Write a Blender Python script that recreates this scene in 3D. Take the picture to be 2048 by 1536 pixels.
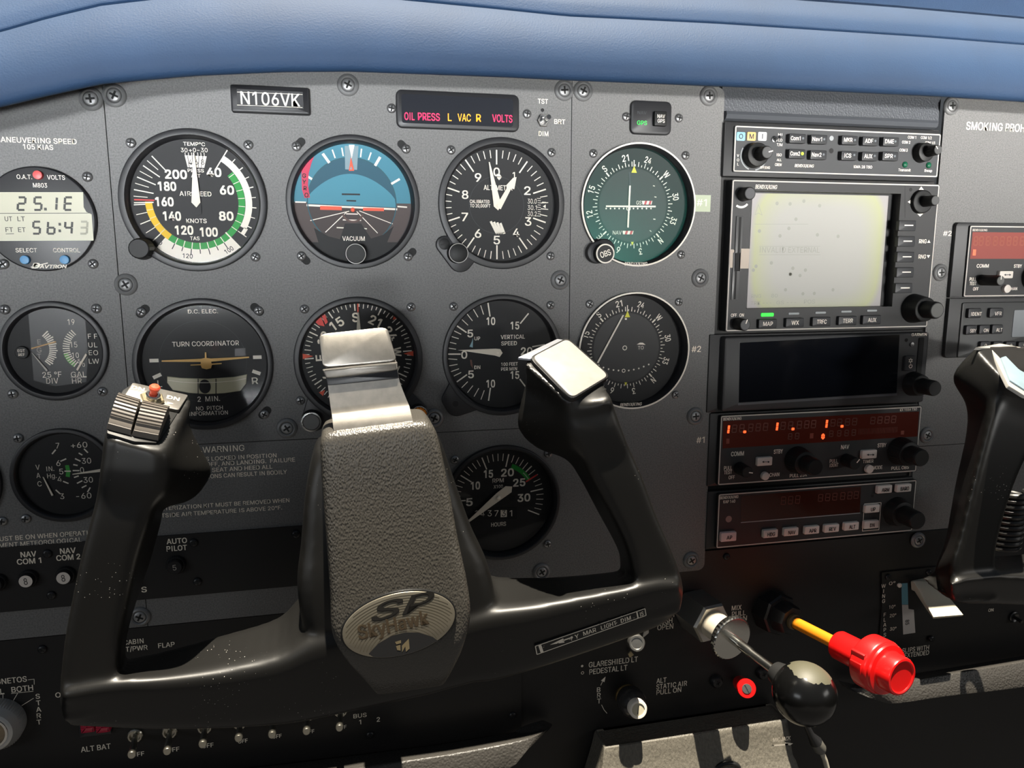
import bpy, bmesh, math, random
from mathutils import Vector, Matrix
random.seed(7)
for _o in list(bpy.data.objects): bpy.data.objects.remove(_o)
S = bpy.context.scene
COL = S.collection
MM = 0.001
PI = math.pi
def rad(d): return d*PI/180

# ------------------------------------------------------------------ camera (phone held in front of the left seat)
FOC = 1505.78                                   # focal length in pixels of the 2048 px wide frame
CP = (-51.083, -469.035, 42.148)                # camera position in mm; the panel front is the plane y = 0
RW = ((0.976072791, -0.217443492, -0.000485081),  # rows: camera right, down, forward
      (-0.035570487, -0.157469260, -0.986883059),
      (0.214514913, 0.963286956, -0.161436031))
cam_d = bpy.data.cameras.new('camera'); cam = bpy.data.objects.new('camera', cam_d); COL.objects.link(cam)
cam_d.sensor_width = 36.0; cam_d.sensor_fit = 'HORIZONTAL'; cam_d.lens = FOC/2048*36.0
cam_d.clip_start = 0.005; cam_d.clip_end = 100
mw = Matrix.Identity(4)
for i in range(3):
    mw[i][0] = RW[0][i]; mw[i][1] = -RW[1][i]; mw[i][2] = -RW[2][i]; mw[i][3] = CP[i]*MM
cam.matrix_world = mw
S.camera = cam

# ------------------------------------------------------------------ light: sky, sun over the nose, daylight through the door windows, added fill beams on the upper panel
W = bpy.data.worlds.new('sky'); S.world = W; W.use_nodes = True
_nt = W.node_tree; _bg = _nt.nodes['Background']
_tc = _nt.nodes.new('ShaderNodeTexCoord'); _sp = _nt.nodes.new('ShaderNodeSeparateXYZ'); _rp = _nt.nodes.new('ShaderNodeValToRGB')
_nt.links.new(_tc.outputs['Generated'], _sp.inputs[0]); 
_ma = _nt.nodes.new('ShaderNodeMapRange'); _ma.inputs[1].default_value = -1; _ma.inputs[2].default_value = 1
_nt.links.new(_sp.outputs['Z'], _ma.inputs[0]); _nt.links.new(_ma.outputs[0], _rp.inputs[0]); _nt.links.new(_rp.outputs[0], _bg.inputs[0])
_e = _rp.color_ramp.elements
_e[0].position = 0.42; _e[0].color = (0.015, 0.013, 0.012, 1)
_e[1].position = 1.0; _e[1].color = (0.55, 0.75, 1.0, 1)
_x = _rp.color_ramp.elements.new(0.56); _x.color = (0.62, 0.66, 0.70, 1)
_bg.inputs[1].default_value = 0.125
S.view_settings.view_transform = 'Standard'; S.view_settings.look = 'None'
S.view_settings.gamma = 1; S.view_settings.use_curve_mapping = False
S.view_settings.exposure = 0.0
def aim(o, d):
    o.rotation_euler = Vector(d).to_track_quat('-Z', 'Y').to_euler()
SUN = Vector((0.02, -0.085, 0.99)).normalized()   # direction towards the sun
sd = bpy.data.lights.new('sun', 'SUN'); so = bpy.data.objects.new('sun', sd); COL.objects.link(so)
sd.energy = 15.0; sd.angle = rad(0.53); sd.color = (1.0, 0.91, 0.76); aim(so, -SUN); so.location = SUN*2
def area(name, loc, target, sx, sy, power, color):
    d = bpy.data.lights.new(name, 'AREA'); o = bpy.data.objects.new(name, d); COL.objects.link(o)
    d.shape = 'RECTANGLE'; d.size = sx; d.size_y = sy; d.energy = power; d.color = color
    o.location = loc; aim(o, Vector(target)-Vector(loc)); return o
def beam(o, deg): o.data.spread = rad(deg); return o
area('left_door_window_light', (-0.85, -0.70, 0.08), (-0.1, 0, 0.10), 0.45, 0.20, 1.1, (0.92, 0.96, 1.0))
area('right_door_window_light', (1.10, -0.80, 0.10), (0.40, 0, 0.06), 0.45, 0.20, 1.1, (1.0, 0.97, 0.92))
beam(area('left_rear_fill_beam', (-0.55, -1.75, -0.018), (-0.20, 0, 0.20), 0.6, 0.07, 0.62, (0.95, 0.98, 1.0)), 18)  # added pair of narrow beams to brighten the upper panel, no real windows
beam(area('right_rear_fill_beam', (0.85, -1.75, -0.018), (0.46, 0, 0.19), 0.6, 0.07, 1.0, (1.0, 0.985, 0.95)), 18)
beam(area('left_low_fill_beam', (-0.40, -1.75, -0.30), (-0.20, 0, 0.25), 0.6, 0.10, 0.80, (0.93, 0.97, 1.0)), 16)  # added low pair reaching the panel top under the glareshield lip
beam(area('right_low_fill_beam', (0.80, -1.75, -0.30), (0.45, 0, 0.24), 0.6, 0.10, 0.95, (1.0, 0.985, 0.95)), 16)

# ------------------------------------------------------------------ picking points
def ray(px, py):
    c = ((px-1024)/FOC, (py-768)/FOC, 1.0)
    return Vector(tuple(sum(RW[k][i]*c[k] for k in range(3)) for i in range(3)))
def U(px, py, d=0.0):
    """point in mm on the plane d mm in front of the panel"""
    v = ray(px, py); t = (-d-CP[1])/v[1]
    return Vector((CP[0]+t*v[0], -d, CP[2]+t*v[2]))
def mmx(px, py, d=0.0): return (U(px+.5, py, d)-U(px-.5, py, d)).x
def mmy(px, py, d=0.0): return abs((U(px, py+.5, d)-U(px, py-.5, d)).z)
# enlarged views used when measuring: x0, y0, enlargement
K = dict(K1=(0,130,3.6571), K2=(540,130,3.4133), K3=(1120,140,3.6559), K4=(1420,160,3.2611), K5=(0,550,3.4125),
         K6=(540,550,3.4133), K7=(1020,550,4.3886), K8=(1400,540,3.1605), L1=(0,980,4.5167), L2=(0,1280,4.2667),
         L3=(120,740,3.746), L4=(580,800,2.5591), L5=(880,860,3.2), L6=(1400,790,3.1605), L7=(1040,1140,3.878),
         L8=(1440,1120,3.3684), M3=(1420,230,6.4), M4=(1640,230,7.68), M5=(1860,420,5.12), M6=(1860,680,2.7429), P=(0,0,1.0))
def kp(k, x, y):
    a = K[k]; return a[0]+x/a[2], a[1]+y/a[2]

# ------------------------------------------------------------------ materials
MATS = {}
def mat(name, col, rough=0.5, metal=0.0, bump=None, spec=0.5, speck=None, emit=None, coat=0.0, vary=None):
    if name in MATS: return MATS[name]
    m = bpy.data.materials.new(name); m.use_nodes = True; nt = m.node_tree; b = nt.nodes['Principled BSDF']
    b.inputs['Base Color'].default_value = (*col, 1); b.inputs['Roughness'].default_value = rough
    b.inputs['Metallic'].default_value = metal; b.inputs['Specular IOR Level'].default_value = spec
    b.inputs['Coat Weight'].default_value = coat
    if emit:
        b.inputs['Emission Color'].default_value = (*emit[0], 1); b.inputs['Emission Strength'].default_value = emit[1]
    def N(t): return nt.nodes.new(t)
    tc = None
    if bump or speck or vary: tc = N('ShaderNodeTexCoord')
    colsock = None
    if vary:                                   # vary = (scale, amount)
        n = N('ShaderNodeTexNoise'); n.inputs['Scale'].default_value = vary[0]; n.inputs['Detail'].default_value = 6
        nt.links.new(tc.outputs['Object'], n.inputs['Vector'])
        r = N('ShaderNodeMapRange'); r.inputs[1].default_value = .3; r.inputs[2].default_value = .7
        r.inputs[3].default_value = 1-vary[1]; r.inputs[4].default_value = 1+vary[1]
        nt.links.new(n.outputs[0], r.inputs[0])
        mx = N('ShaderNodeMix'); mx.data_type = 'RGBA'; mx.blend_type = 'MULTIPLY'; mx.inputs[0].default_value = 1
        mx.inputs[6].default_value = (*col, 1); nt.links.new(r.outputs[0], mx.inputs[7]); colsock = mx.outputs[2]
    if speck:                                  # speck = (scale, radius, colour): dust grains lying on the surface
        v = N('ShaderNodeTexVoronoi'); v.inputs['Scale'].default_value = speck[0]
        nt.links.new(tc.outputs['Object'], v.inputs['Vector'])
        n2 = N('ShaderNodeTexNoise'); n2.inputs['Scale'].default_value = 28; n2.inputs['Detail'].default_value = 3
        nt.links.new(tc.outputs['Object'], n2.inputs['Vector'])
        r2 = N('ShaderNodeMapRange'); r2.inputs[1].default_value = .48; r2.inputs[2].default_value = .75
        r2.inputs[3].default_value = 0.0; r2.inputs[4].default_value = speck[1]
        nt.links.new(n2.outputs[0], r2.inputs[0])
        lt = N('ShaderNodeMath'); lt.operation = 'LESS_THAN'
        nt.links.new(v.outputs['Distance'], lt.inputs[0]); nt.links.new(r2.outputs[0], lt.inputs[1])
        mx = N('ShaderNodeMix'); mx.data_type = 'RGBA'
        nt.links.new(lt.outputs[0], mx.inputs[0])
        if colsock: nt.links.new(colsock, mx.inputs[6])
        else: mx.inputs[6].default_value = (*col, 1)
        mx.inputs[7].default_value = (*speck[2], 1); colsock = mx.outputs[2]
    if colsock: nt.links.new(colsock, b.inputs['Base Color'])
    if bump:                                   # bump = (kind, scale, strength, distance_mm, (sx, sy, sz))
        sc = bump[4] if len(bump) > 4 else (1, 1, 1)
        mp = N('ShaderNodeMapping'); mp.inputs['Scale'].default_value = sc
        nt.links.new(tc.outputs['Object'], mp.inputs[0])
        if bump[0] == 'noise':
            n = N('ShaderNodeTexNoise'); n.inputs['Scale'].default_value = bump[1]; n.inputs['Detail'].default_value = 4; out = n.outputs[0]
        else:
            n = N('ShaderNodeTexVoronoi'); n.inputs['Scale'].default_value = bump[1]; n.feature = 'SMOOTH_F1'; out = n.outputs['Distance']
        nt.links.new(mp.outputs[0], n.inputs['Vector'])
        bp = N('ShaderNodeBump'); bp.inputs['Strength'].default_value = bump[2]; bp.inputs['Distance'].default_value = bump[3]*MM
        nt.links.new(out, bp.inputs['Height']); nt.links.new(bp.outputs[0], b.inputs['Normal'])
    MATS[name] = m; return m
def glassmat(name, tint=(1, 1, 1), refl=1.0, rough=0.03, trans=(0.97, 0.97, 0.97)):
    if name in MATS: return MATS[name]
    m = bpy.data.materials.new(name); m.use_nodes = True; nt = m.node_tree; nt.nodes.remove(nt.nodes['Principled BSDF'])
    out = nt.nodes['Material Output']; t = nt.nodes.new('ShaderNodeBsdfTransparent'); t.inputs[0].default_value = (*trans, 1)
    g = nt.nodes.new('ShaderNodeBsdfGlossy'); g.inputs[0].default_value = (*tint, 1); g.inputs['Roughness'].default_value = rough
    f = nt.nodes.new('ShaderNodeFresnel'); f.inputs[0].default_value = 1.45
    mu = nt.nodes.new('ShaderNodeMath'); mu.operation = 'MULTIPLY'; mu.inputs[1].default_value = refl; mu.use_clamp = True
    nt.links.new(f.outputs[0], mu.inputs[0])
    mx = nt.nodes.new('ShaderNodeMixShader'); nt.links.new(mu.outputs[0], mx.inputs[0])
    nt.links.new(t.outputs[0], mx.inputs[1]); nt.links.new(g.outputs[0], mx.inputs[2]); nt.links.new(mx.outputs[0], out.inputs[0])
    MATS[name] = m; return m
PANEL = mat('grey_textured_paint', (0.150, 0.148, 0.144), 0.55, bump=('noise', 900, 0.35, 0.25, (1, 1, 0.45)), vary=(1100, 0.26))
BLACKP = mat('black_panel_paint', (0.007, 0.0062, 0.006), 0.55, bump=('noise', 1200, 0.2, 0.1))
BEZEL = mat('black_bezel_plastic', (0.016, 0.016, 0.018), 0.42)
FACE = mat('dial_black', (0.008, 0.008, 0.009), 0.6)
WHITE = mat('cream_print', (0.95, 0.88, 0.77), 0.6)
PWHITE = mat('panel_lettering', (0.95, 0.86, 0.72), 0.6)
NEEDLE = mat('needle_cream', (0.95, 0.86, 0.72), 0.6)
BLACKI = mat('black_ink', (0.012, 0.012, 0.013), 0.6)
GREEN = mat('green_arc', (0.015, 0.32, 0.05), 0.6)
YEL = mat('yellow_arc', (0.90, 0.55, 0.01), 0.6)
REDP = mat('red_paint', (0.75, 0.05, 0.05), 0.55)
ORANGE = mat('orange_red_paint', (0.85, 0.11, 0.05), 0.55)
STEEL = mat('screw_steel', (0.30, 0.30, 0.30), 0.38, 0.85)
DARKSLOT = mat('slot_dark', (0.006, 0.006, 0.006), 0.7)
WASHER = mat('grey_cup_washer', (0.20, 0.20, 0.20), 0.45, 0.3)
BSCREW = mat('black_screw', (0.012, 0.012, 0.013), 0.35)
KNOBM = mat('black_knob', (0.010, 0.010, 0.010), 0.5, spec=.35)
CHROME = mat('chrome', (0.75, 0.74, 0.72), 0.18, 1.0)
GLASS = glassmat('cover_glass', refl=0.40, rough=0.07)
LEATHER = mat('black_vinyl', (0.030, 0.028, 0.027), 0.42, bump=('voronoi', 620, 0.55, 0.5))
RADIO = mat('radio_black', (0.020, 0.020, 0.021), 0.5)
RIM = mat('radio_rim_paint', (0.62, 0.58, 0.52), 0.5)

# ------------------------------------------------------------------ mesh builder in local mm: a right, b up, c towards the seats
def plain(vs, fs):
    """instrument lettering has no slabs on its I and no foot under its 1: trim them off the typeface"""
    par = list(range(len(vs)))
    def find(i):
        while par[i] != i: i = par[i]
        return i
    for f in fs:
        for a in f[1:]: par[find(a)] = find(f[0])
    isl = {}
    for i in range(len(vs)): isl.setdefault(find(i), []).append(i)
    nv, nf, drop = [], [], set()
    for r, ids in isl.items():
        xs = [vs[i][0] for i in ids]; ys = [vs[i][1] for i in ids]; w, h = max(xs)-min(xs), max(ys)-min(ys)
        if len(ids) == 4 and h < .075 and w > .25 and min(ys) > -.01 and max(ys) < .08: drop.add(r)
        elif len(ids) == 12 and abs(w-.238) < .012 and h > .45:
            x0, x1 = min(xs)+.084, max(xs)-.084; k = len(nv); nv += [(x0, min(ys)), (x1, min(ys)), (x1, max(ys)), (x0, max(ys))]; nf.append((k, k+1, k+2, k+3)); drop.add(r)
    mp = {}; lay = {r: i % 6 for i, r in enumerate(isl)}
    nv = [(x, y, 0.0) for x, y in nv]
    for f in fs:
        if find(f[0]) in drop: continue
        for a in f:
            if a not in mp: mp[a] = len(nv); nv.append((vs[a][0], vs[a][1], lay[find(a)]*.0045))
        nf.append(tuple(mp[a] for a in f))
    return nv, nf
TXT = {}
FONT = None
try:
    import os
    FONT = bpy.data.fonts.load(os.path.join(bpy.utils.system_resource('DATAFILES'), 'fonts', 'Inter.woff2'))   # Blender's own interface typeface
except Exception: FONT = None
def glyphs(s, bold, shear=0.0):
    key = (s, shear)
    if key not in TXT:
        cu = bpy.data.curves.new('t', 'FONT'); cu.body = s; cu.font = FONT or cu.font; cu.size = 1; cu.resolution_u = 3; 
        cu.fill_mode = 'FRONT'
        ob = bpy.data.objects.new('t', cu); me = bpy.data.meshes.new_from_object(ob)
        vs = [(v.co.x, v.co.y) for v in me.vertices]; fs = [tuple(p.vertices) for p in me.polygons]
        bpy.data.objects.remove(ob); bpy.data.curves.remove(cu); bpy.data.meshes.remove(me)
        if FONT: vs, fs = plain(vs, fs)
        vs = [(v[0]+shear*v[1], v[1], v[2] if len(v) > 2 else 0.0) for v in vs]
        TXT[key] = (vs, fs)
    return TXT[key]
_hv = glyphs('H', 0.0)[0]; CAP = max(v[1] for v in _hv)-min(v[1] for v in _hv)
class MB:
    def __init__(s): s.v = []; s.f = []; s.mi = []; s.mats = []
    def m(s, mt):
        if mt not in s.mats: s.mats.append(mt)
        return s.mats.index(mt)
    def add(s, vs, fs, mt, M=None):
        o = len(s.v); i = s.m(mt)
        for v in vs:
            v = Vector(v)
            s.v.append(M @ v if M is not None else v)
        for f in fs: s.f.append(tuple(o+k for k in f)); s.mi.append(i)
    def poly(s, pts, c, mt, M=None):
        s.add([(p[0], p[1], c) for p in pts], [tuple(range(len(pts)))], mt, M)
    def prism(s, pts, c0, c1, mt, bev=0.0, M=None, back=True):
        n = len(pts); cx = sum(p[0] for p in pts)/n; cy = sum(p[1] for p in pts)/n
        rings = [[(p[0], p[1], c0) for p in pts]]
        if bev > 0:
            rings.append([(p[0], p[1], c1-bev) for p in pts])
            q = inset(pts, bev*0.35); rings.append([(p[0], p[1], c1-bev*0.3) for p in q])
            q = inset(pts, bev); rings.append([(p[0], p[1], c1) for p in q])
        else: rings.append([(p[0], p[1], c1) for p in pts])
        s.rings(rings, mt, M, cap0=back, cap1=True)
    def rings(s, rings, mt, M=None, cap0=True, cap1=True):
        n = len(rings[0]); vs = [p for r in rings for p in r]; fs = []
        for k in range(len(rings)-1):
            for i in range(n):
                j = (i+1) % n; fs.append((k*n+i, k*n+j, (k+1)*n+j, (k+1)*n+i))
        if cap0: fs.append(tuple(reversed(range(n))))
        if cap1: fs.append(tuple((len(rings)-1)*n+i for i in range(n)))
        s.add(vs, fs, mt, M)
    def box(s, a, b, w, h, c0, c1, mt, r=0.0, bev=0.0, rot=0, M=None):
        s.prism(rrect(a, b, w, h, r, rot), c0, c1, mt, bev, M)
    def frame(s, a, b, w, h, t, c0, c1, mt, r=0.0):
        o = rrect(a, b, w, h, r); i = rrect(a, b, w-2*t, h-2*t, max(r-t, 0.01) if r else 0)
        s.rings([[(p[0], p[1], c0) for p in o], [(p[0], p[1], c1) for p in o], [(p[0], p[1], c1) for p in i], [(p[0], p[1], c0) for p in i]], mt, None, False, False)
    def lathe(s, prof, mt, a=0, b=0, n=40, M=None, cap0=False, cap1=False, rib=None):
        rings = []
        for r, c in prof:
            rg = []
            for i in range(n):
                t = 2*PI*i/n; rr = r
                if rib and rib[1] <= c <= rib[2]: rr = r*(1+rib[0]*(1 if i % 2 else -1))
                rg.append((a+rr*math.cos(t), b+rr*math.sin(t), c))
            rings.append(rg)
        s.rings(rings, mt, M, cap0, cap1)
    def disc(s, a, b, r, c, mt, n=28, M=None, ry=None):
        s.poly([(a+r*math.cos(2*PI*i/n), b+(ry or r)*math.sin(2*PI*i/n)) for i in range(n)], c, mt, M)
    def ring(s, a, b, r0, r1, c, mt, n=32): s.band(r0, r1, 0, 360, c, mt, a, b, n)
    def band(s, r0, r1, g0, g1, c, mt, a=0, b=0, n=None):
        n = n or max(3, int(abs(g1-g0)/5)); vs = []; fs = []
        for i in range(n+1):
            g = rad(g0+(g1-g0)*i/n)
            for r in (r0, r1): vs.append((a+r*math.sin(g), b+r*math.cos(g), c))
        for i in range(n): fs.append((2*i, 2*i+1, 2*i+3, 2*i+2))
        s.add(vs, fs, mt)
    def tick(s, g, r0, r1, w, c, mt, a=0, b=0):
        g = rad(g); d = Vector((math.sin(g), math.cos(g))); n = Vector((d.y, -d.x))*w/2; o = Vector((a, b))
        s.poly([o+d*r0-n, o+d*r0+n, o+d*r1+n, o+d*r1-n], c, mt)
    def line(s, p, q, w, c, mt, w2=None):
        p = Vector(p[:2]); q = Vector(q[:2]); d = (q-p).normalized(); n = Vector((-d.y, d.x))*0.5; w2 = w if w2 is None else w2
        s.poly([p-n*w, q-n*w2, q+n*w2, p+n*w], c, mt)
    def tube(s, pts, r, mt, n=10, M=None, cap=True):
        pts = [Vector(p) for p in pts]; rings = []; up = Vector((0, 0, 1))
        for i, p in enumerate(pts):
            t = (pts[min(i+1, len(pts)-1)]-pts[max(i-1, 0)]).normalized()
            if abs(t.dot(up)) > .95: up = Vector((1, 0, 0)) if abs(t.x) < .9 else Vector((0, 1, 0))
            x = up.cross(t).normalized(); y = t.cross(x); up = y
            rr = r[i] if isinstance(r, (list, tuple)) else r
            rings.append([tuple(p+x*rr*math.cos(2*PI*k/n)+y*rr*math.sin(2*PI*k/n)) for k in range(n)])
        s.rings(rings, mt, M, cap, cap)
    def text(s, st, a, b, h, c, mt, w=None, rot=0.0, bold=0.012, al='c', shear=0.0, M=None):
        vs, fs = glyphs(st, bold, shear)
        if not vs: return
        x0 = min(v[0] for v in vs); x1 = max(v[0] for v in vs); y0 = min(v[1] for v in vs); y1 = max(v[1] for v in vs)
        k = h/CAP; kx = (w/(x1-x0)) if w else k
        shifts = [(0, 0)] if bold <= 0 else [(q*bold*h*1.1, r*bold*h*1.1) for q, r in ((-1, -.8), (1, -.8), (1, .8), (-1, .8))]
        if al == 'c': ox = (x0+x1)/2
        elif al == 'l': ox = x0
        else: ox = x1
        oy = CAP/2
        cr, sr = math.cos(rad(rot)), math.sin(rad(rot)); out = []
        for x, y, dz in vs:
            X = (x-ox)*kx; Y = (y-oy)*k
            out.append((a+X*cr-Y*sr, b+X*sr+Y*cr, c+dz))
        for n, (q, r) in enumerate(shifts): s.add([(o[0]+q*cr-r*sr, o[1]+q*sr+r*cr, o[2]+n*.030) for o in out], fs, mt, M)
    def build(s, name, parent=None, smooth=38, loc=None):
        me = bpy.data.meshes.new(name)
        me.from_pydata([(v.x*MM, -v.z*MM, v.y*MM) for v in s.v], [], s.f)
        for mt in s.mats: me.materials.append(mt)
        me.polygons.foreach_set('material_index', s.mi)
        if smooth:
            me.polygons.foreach_set('use_smooth', [True]*len(me.polygons)); me.set_sharp_from_angle(angle=rad(smooth))
        me.update()
        return link(name, me, parent, loc)
def link(name, me, parent=None, loc=None):
    o = bpy.data.objects.new(name, me); COL.objects.link(o)
    if parent: o.parent = parent
    if loc is not None: o.location = loc
    return o
def rrect(a, b, w, h, r=0.0, rot=0):
    if r <= 0: pts = [(-w/2, -h/2), (w/2, -h/2), (w/2, h/2), (-w/2, h/2)]
    else:
        r = min(r, w/2-1e-4, h/2-1e-4); pts = []
        for cx, cy, g in ((w/2-r, -h/2+r, -90), (w/2-r, h/2-r, 0), (-w/2+r, h/2-r, 90), (-w/2+r, -h/2+r, 180)):
            for i in range(5):
                t = rad(g+90*i/4); pts.append((cx+r*math.cos(t), cy+r*math.sin(t)))
    c, s = math.cos(rad(rot)), math.sin(rad(rot))
    return [(a+x*c-y*s, b+x*s+y*c) for x, y in pts]
def inset(pts, d):
    n = len(pts); out = []
    for i in range(n):
        p0, p, p1 = Vector(pts[i-1][:2]), Vector(pts[i][:2]), Vector(pts[(i+1) % n][:2])
        e0 = (p-p0); e1 = (p1-p)
        if e0.length < 1e-6 or e1.length < 1e-6: out.append((p.x, p.y)); continue
        e0.normalize(); e1.normalize(); n0 = Vector((-e0.y, e0.x)); n1 = Vector((-e1.y, e1.x)); q = n0+n1
        if q.length < 1e-6: out.append((p.x, p.y)); continue
        q.normalize(); k = d/max(.4, q.dot(n0)); r = p+q*k; out.append((r.x, r.y))
    return out
def circ(a, b, r, n=48): return [(a+r*math.cos(2*PI*i/n), b+r*math.sin(2*PI*i/n)) for i in range(n)]
def lw(v): return Vector((v[0]*MM, v[1]*MM, v[2]*MM))
def tag(o, label, cat, group=None):
    o['label'] = label; o['category'] = cat
    if group: o['group'] = group
    return o
def struct(o): o['kind'] = 'structure'; return o
class Thing:
    """an Empty on the panel (or d mm in front of it) and the parts hung on it; measures come from the enlarged views"""
    def __init__(s, name, label, cat, px, py, d=0.0, group=None):
        s.o = bpy.data.objects.new(name, None); COL.objects.link(s.o); s.o.empty_display_size = 0.01
        s.c = U(px, py, d); s.o.location = lw(s.c); s.d = d; tag(s.o, label, cat, group)
    def pt(s, k, x, y, c=0.0):
        px, py = kp(k, x, y); p = U(px, py, s.d+c); return (p.x-s.c.x, p.z-s.c.z)
    def sx(s, k, x, y, n, c=0.0): px, py = kp(k, x, y); return n/K[k][2]*mmx(px, py, s.d+c)
    def sy(s, k, x, y, n, c=0.0): px, py = kp(k, x, y); return n/K[k][2]*mmy(px, py, s.d+c)
    def txt(s, mb, st, k, x, y, h, c, mt=None, w=None, rot=0, bold=0.012, shear=0.0, al='c'):
        a, b = s.pt(k, x, y, c)
        mb.text(st, a, b, s.sy(k, x, y, h, c), c, mt or WHITE, s.sx(k, x, y, w, c) if w else None, rot, bold, al, shear)
    def box(s, mb, k, x, y, w, h, c0, c1, mt, r=0.0, bev=0.0, rot=0):
        a, b = s.pt(k, x, y, c1); mb.box(a, b, s.sx(k, x, y, w, c1), s.sy(k, x, y, h, c1), c0, c1, mt, r, bev, rot)
    def pl(s, mb, k, pts, c, mt): mb.poly([s.pt(k, x, y, c) for x, y in pts], c, mt)
    def ln(s, mb, k, x0, y0, x1, y1, w, c, mt, w2=None): mb.line(s.pt(k, x0, y0, c), s.pt(k, x1, y1, c), w, c, mt, w2)
def curve_plate(outline, holes, c0, c1, bevel=0.25):
    """plate with true holes, as (verts, faces) in local mm"""
    cu = bpy.data.curves.new('p', 'CURVE'); cu.dimensions = '2D'; cu.fill_mode = 'BOTH'
    for pts in [outline]+holes:
        sp = cu.splines.new('POLY'); sp.points.add(len(pts)-1); sp.use_cyclic_u = True
        for q, p in zip(sp.points, pts): q.co = (p[0], p[1], 0, 1)
    cu.extrude = (c1-c0)/2
    ob = bpy.data.objects.new('p', cu); me = bpy.data.meshes.new_from_object(ob)
    vs = [(v.co.x, v.co.y, v.co.z+(c0+c1)/2) for v in me.vertices]; fs = [tuple(p.vertices) for p in me.polygons]
    bpy.data.objects.remove(ob); bpy.data.curves.remove(cu); bpy.data.meshes.remove(me)
    return vs, fs
# shared screw meshes
def cross(mb, r, c, mt, rot):
    for g in (0, 90): mb.box(0, 0, r*1.25, r*0.3, c-.3, c, mt, 0, 0, rot+g)
def screw_mesh(name, r, hgt, mt, rot):
    mb = MB(); mb.lathe([(r, -.2), (r, hgt*.25), (r*.93, hgt*.6), (r*.72, hgt*.9), (r*.4, hgt), (0.01, hgt*1.02)], mt, n=20)
    cross(mb, r, hgt*1.06, DARKSLOT, rot); o = mb.build(name); me = o.data; bpy.data.objects.remove(o); return me
SCR = [screw_mesh('mounting_screw', 2.75, 1.5, STEEL, g) for g in (10, 35, 60, 80)]
SCRB = [screw_mesh('black_screw', 2.6, 1.6, BSCREW, g) for g in (15, 50)]
PSC = [screw_mesh('screw_head', 3.7, 1.3, mat('dull_screw', (0.30, 0.30, 0.30), 0.45, 0.6), g) for g in (5, 30, 65)]
_m = MB(); _m.lathe([(6.3, -.2), (6.2, .5), (5.6, 1.3), (4.6, 1.7), (3.9, 1.2), (3.7, .3)], WASHER, n=32); _o = _m.build('cup_washer'); WSH = _o.data; bpy.data.objects.remove(_o)
_rs = random.Random(3)
def screws(t, pts, kind='s', c=0.0, k='P'):
    """screws at measured points, as parts of the thing they hold"""
    for x, y in pts:
        px, py = kp(k, x, y); p = U(px, py, t.d+c); l = Vector(((p.x-t.c.x)*MM, -c*MM, (p.z-t.c.z)*MM))
        if kind == 's': link('mounting_screw', _rs.choice(SCR), t.o, l)
        elif kind == 'b': link('mounting_screw', _rs.choice(SCRB), t.o, l)
        else:
            w = link('cup_washer', WSH, t.o, l); link('screw_head', _rs.choice(PSC), w, (0, -0.0004, 0))

# ================================================================== the setting: cabin shell behind the camera, outside the frame
def shell_box(name, x0, x1, y0, y1, z0, z1, mt):
    vs = [(x, y, z) for x in (x0, x1) for y in (y0, y1) for z in (z0, z1)]
    fs = [(0, 1, 3, 2), (4, 6, 7, 5), (0, 4, 5, 1), (2, 3, 7, 6), (0, 2, 6, 4), (1, 5, 7, 3)]
    me = bpy.data.meshes.new(name); me.from_pydata(vs, [], fs); me.materials.append(mt); me.update()
    return struct(link(name, me))
shell_box('floor', -0.75, 1.30, -2.2, 0.35, -0.80, -0.77, mat('dark_carpet', (0.02, 0.02, 0.022), 0.9, bump=('noise', 600, .5, 2)))
shell_box('wall_firewall', -0.75, 1.30, 0.30, 0.34, -0.77, 0.10, mat('firewall_black', (0.01, 0.01, 0.01), 0.8))

# ================================================================== panel plates
ZB0 = U(418, 1064).z; ZB1 = U(418, 1186).z; ZS = U(414, 1241).z   # breaker strip top and bottom, grey strip bottom
HOLES = {}   # name -> centre px, radius mm : instrument cut-outs
INST = dict(asi=(-131.9, 75.8, 38.9), att=(-43.0, 76.2, 38.3), alt=(47.0, 76.8, 38.9), nav=(136.7, 77.4, 38.6),
            turn=(-132.5, -18.1, 38.6), gyro=(-43.0, -18.0, 38.4), vsi=(47.2, -17.6, 38.4), navb=(136.2, -17.0, 38.6),
            tach=(46.7, -115.6, 38.6), egt=(-211.4, -8.1, 27.6), vac=(0, 0, 27.4), edge=(0, 0, 27.4), clock=(0, 0, 27.4))
def PX(x, z):        # panel point (mm) back to picture px, used only to seat things at measured panel coordinates
    v = (x-CP[0], -CP[1], z-CP[2]); c = [sum(RW[k][i]*v[i] for i in range(3)) for k in range(3)]
    return 1024+FOC*c[0]/c[2], 768+FOC*c[1]/c[2]
_v = U(93, 947.5); INST['vac'] = (U(*kp('K5', 440, 1365)).x, U(*kp('K5', 440, 1365)).z, 27.4)
_v = U(83, 439); INST['clock'] = (_v.x, _v.z, 27.6)
_v = U(8, 928); INST['edge'] = (U(6, 975).x-27.6, INST['vac'][1]-1.0, 27.4)
def plate(name, label, cat, outline, holes=(), c0=-2.0, c1=0.0, mt=PANEL):
    xs = [p[0] for p in outline]; zs = [p[1] for p in outline]
    px, py = PX((min(xs)+max(xs))/2, (min(zs)+max(zs))/2)
    t = Thing(name, label, cat, px, py)
    out = [(p[0]-t.c.x, p[1]-t.c.z) for p in outline]
    hs = [circ(INST[h][0]-t.c.x, INST[h][1]-t.c.z, INST[h][2]-0.6, 64) for h in holes]
    mb = MB(); vs, fs = curve_plate(out, hs, c0, c1); mb.add(vs, fs, mt); mb.build('plate', t.o, 30); return t
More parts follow.
